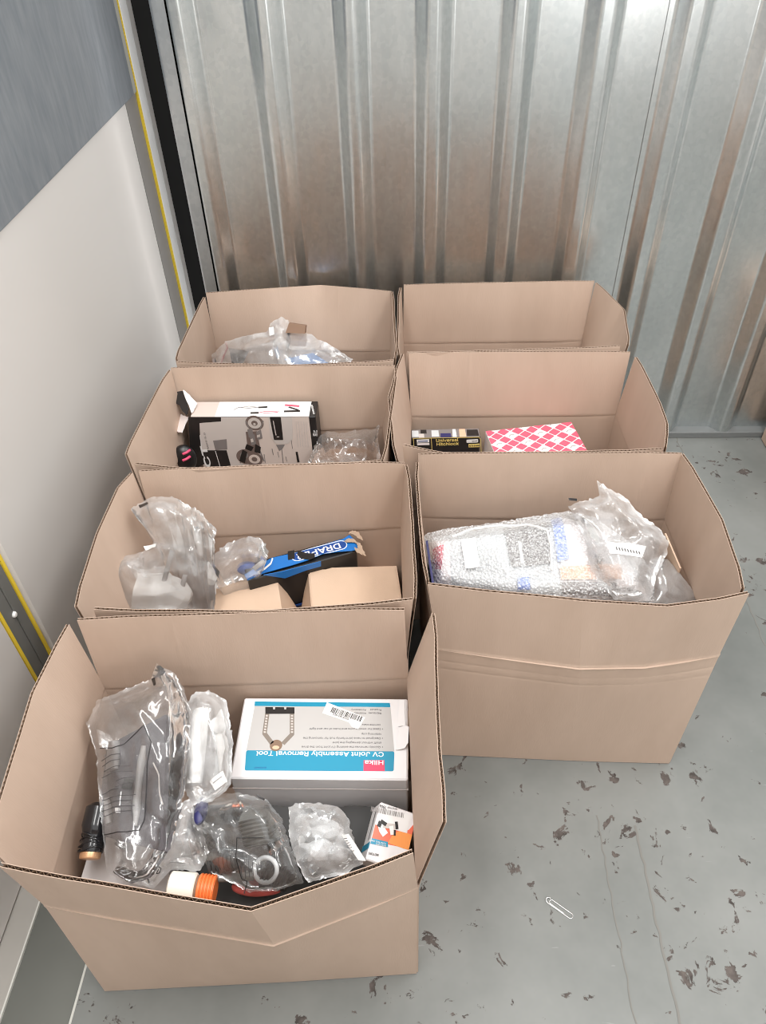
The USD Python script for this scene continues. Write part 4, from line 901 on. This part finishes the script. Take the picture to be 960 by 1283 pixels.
t, D2 = sack('loose_bag', 'loose clear plastic bag with torn white label over the bubble wrapped pack', 'plastic bag',
    [(712, 634, .50), (728, 628, .515), (752, 622, .525), (748, 602, .545), (756, 607, .545), (766, 614, .54), (782, 622, .53), (800, 642, .515), (826, 662, .50), (838, 678, .49), (836, 694, .475), (822, 722, .45), (815, 752, .425), (770, 752, .425), (740, 715, .45), (735, 680, .475)], .018, 'film_milky', drop=.02, cell=30, amp=.014, seed=53)
part(t, 'black_tab', D2.patch([(712, 624), (723, 625), (723, 628), (713, 627)], .001), 'print_black')
f2 = D2.patch([(760, 684), (808, 690), (803, 704), (762, 700)], .003); part(t, 'white_label', f2, 'print_white')
for k in range(9): part(t, 'printed_line', D2.line([(770 + k*3.6, 693 + k*.5), (771.6 + k*3.6, 696.5 + k*.5)], .0008, .0045), 'ink_soft')
t3 = thing('card_flap', 'thin brown card edge standing beside the loose bag in the front right carton', 'card', onz(842, 690, .40))
q = [onz(833, 668, .46), onz(852, 712, .42)]
part(t3, 'sheet', hull([p + d for p in q for d in ([0, 0, 0], [.003, 0, 0], [0, .012, -.10], [.003, .012, -.10])]), 'cardboard_plain')
t, D3 = sack('grey_poly_bag', 'thin grey plastic bag at the right inside the front right carton', 'plastic bag',
    [(815, 700, .43), (836, 700, .42), (862, 730, .395), (878, 752, .37), (870, 768, .36), (812, 768, .37)], .012, 'film_cloudy', drop=.33, cell=30, amp=.006, seed=54)
x0 = .046
zs_ = np.array([.10, .25, .36, .43, .485]); xs_ = np.array([.0715, .0665, .0605, .0535, .0475])
ys_ = np.linspace(.857, 1.02, 6)
single('navy_folder', slab(np.array([[[x - (y-.857)*.085, y, z] for z in zs_] for x, y in [(0, y) for y in ys_]]) + np.array([[[x, 0, 0] for x in xs_]]), .004), 'navy', 'navy blue folder standing at the left inside the front right carton', 'folder')

# ---------------------------------------------------------------- middle carton, right row
zt = .37; a, b = onz(516.5, 549, zt), onz(601.5, 547.3, zt)
fr = Frame(a, b-a, [0, 0, 1]); fr.y = np.array([0, 0, 1.]); fr.z = np.cross(fr.x, fr.y); W_ = np.linalg.norm(b-a)
D_ = .034
t = thing('hitch_lock_box', 'black box with yellow lettering beside the red diamond patterned box', 'lock box', (*((a+b)/2)[:2], .2))
part(t, 'body', fr(box((-.001, -.36, -D_), (W_+.001, 0, 0), .0012)), 'print_black')
stroke(t, fr, [(517.5, 549.3), (600.5, 547.8), (602.5, 551), (603.5, 575)], .0014, 'print_gold'); stroke(t, fr, [(518, 549.5), (520.3, 575)], .0014, 'print_gold'); stroke(t, fr, [(540.5, 549.2), (542, 575)], .0014, 'print_gold')
decal(t, fr, [(522, 551), (538, 550), (538, 554), (522.5, 554.6)], 'print_white'); decal(t, fr, [(522.5, 555.3), (538, 554.8), (538.3, 557.5), (523, 558)], 'print_cream')
decal(t, fr, [(524, 552.5), (536, 552), (536, 553), (524, 553.4)], 'deep_blue', lift=.0003)
lettering(t, fr, 'Universal', (546.5, 553.6), (574.5, 552.6), .0085, 'print_gold', True); lettering(t, fr, 'Hitchlock', (547, 558.2), (575, 557.2), .0085, 'print_gold', True)
decal(t, fr, [(584.6, 551), (599, 550), (599.3, 554.2), (584.8, 554.9)], 'print_white', r=.002); lettering(t, fr, 'SECURE', (591.5, 553.5), (598, 553), .0035, 'ink_soft')
decal(t, fr, [(587, 556.4), (601, 555.8), (601.5, 560), (587.3, 560.5)], 'print_gold'); lettering(t, fr, 'FITS 50MM', (588, 559.4), (600.8, 558.8), .004, 'print_black', True, .0004)
tp = Frame(a, fr.x, -fr.z); n = 14; rs = np.random.RandomState(2)
part(t, 'top_print', tp(box((0, .0006, 0), (W_, D_-.0006, .0004))), 'print_mid')
for k, (x0, x1, y0, y1, m) in enumerate(((0, .1, .1, .9, 'pale_grey_part'), (.1, .18, .0, .5, 'print_pale'), (.13, .22, .5, 1, 'print_black'), (.29, .40, .1, .9, 'pale_grey_part'), (.42, .58, .0, .5, 'navy'), (.42, .6, .5, 1, 'print_mid'), (.60, .66, 0, 1, 'print_white'), (.70, .80, 0, 1, 'print_peach'), (.81, .99, .1, .9, 'print_black'))):
    part(t, 'picture', tp(plate([(x0*W_, y0*D_*.96+.0006), (x1*W_, y0*D_*.96+.0006), (x1*W_*.99, y1*D_*.96), (x0*W_*1.01, y1*D_*.96)], .0003, .0004)), m)
# red and white diamonds
zt = .375; P = [onz(608.4, 540, zt), onz(716, 528.4, zt), onz(729, 566, zt), onz(610, 566, zt)]
fr = Frame(P[0], P[1]-P[0], P[1]*0 + [0, 1, 0]); uv = planeuv(fr, [(608.4, 540), (716, 528.4), (730.5, 572), (610.5, 575)])
yl = max(uv[2][1], uv[3][1]) - .0; W_ = uv[1][0]; H_ = .125
c = fr.at((W_/2, -H_/2, -.15)); t = thing('diamond_box', 'white box covered in a red diamond pattern in the middle right carton', 'part box', c)
part(t, 'body', fr(box((0, -H_, -.36), (W_, .0, -.0004), .001)), 'print_cream')
face = shapely.geometry.box(.0006, -H_+.0006, W_-.0006, -.0006)
o_, u_, v_ = np.array([600+90/7.11, 520+160/7.11]), np.array([73, 30])/7.11, np.array([-55, 40])/7.11
for i in range(-2, 14):
    for j in range(-12, 8):
        c_ = o_ + i*u_ + j*v_
        if not (596 < c_[0] < 740 and 515 < c_[1] < 600): continue
        k = .88; q = planeuv(fr, [c_ + (u_+v_)/2*k, c_ + (u_-v_)/2*k, c_ - (u_+v_)/2*k, c_ - (u_-v_)/2*k])
        g = Polygon(q).buffer(-.0028).buffer(.0028).intersection(face)
        if g.is_empty or g.area < 4e-6: continue
        if i % 2 == 0 and j % 2 == 1:
            a_, b_ = planeuv(fr, [c_ + [-3, 1.4], c_ + [3.4, -1.2]])
            g2 = LineString([a_, ((a_[0]*.6+b_[0]*.4), (a_[1]*.6+b_[1]*.4)+.004), b_]).buffer(.0006).intersection(face)
            if not g2.is_empty: part(t, 'crest', fr(plate(g2, .0003, -.0004)), 'print_mid_brown')
        else: part(t, 'red_diamond', fr(plate(g, .0003, -.0004)), 'print_pinkred')

# ---------------------------------------------------------------- paper clip on the floor
a, b = onz(684.5, 1126.5, 0)[:2], onz(717.5, 1149.5, 0)[:2]; e = (b-a)/np.linalg.norm(b-a); n_ = np.array([-e[1], e[0]]); L_ = np.linalg.norm(b-a)
def arc(cx, cy, r, a0, a1, n=9): return [(cx + r*math.cos(math.radians(q)), cy + r*math.sin(math.radians(q))) for q in np.linspace(a0, a1, n)]
r1, r2, r3 = .0052, .0047, .0040
path = [(L_*.66, -.0006)] + arc(L_*.16+.0045, .0034-.0000, r3, 270, 90) + arc(L_-r2, .0027, r2, 90, -90) + arc(r1, -.0020+.0052-.0052, r1, 270, 90) + [(L_*.55, r1-.0020)]
path = [(L_*.70, -.0012)] + arc(L_*.2, .0028, .0040, 270, 90) + arc(L_-.0048, .0020, .0048, 90, -90) + arc(.0050, .0022, .0050, 270, 90) + [(L_*.12, .0072)]
single('paper_clip', tube([(a[0] + e[0]*x + n_[0]*(y-.002), a[1] + e[1]*x + n_[1]*(y-.002), .0008 + (.0011 if k > 19 else 0)) for k, (x, y) in enumerate(path)], .0010, 8), 'wire', 'large silver wire paper clip lying on the grey floor', 'paper clip', smooth=True)
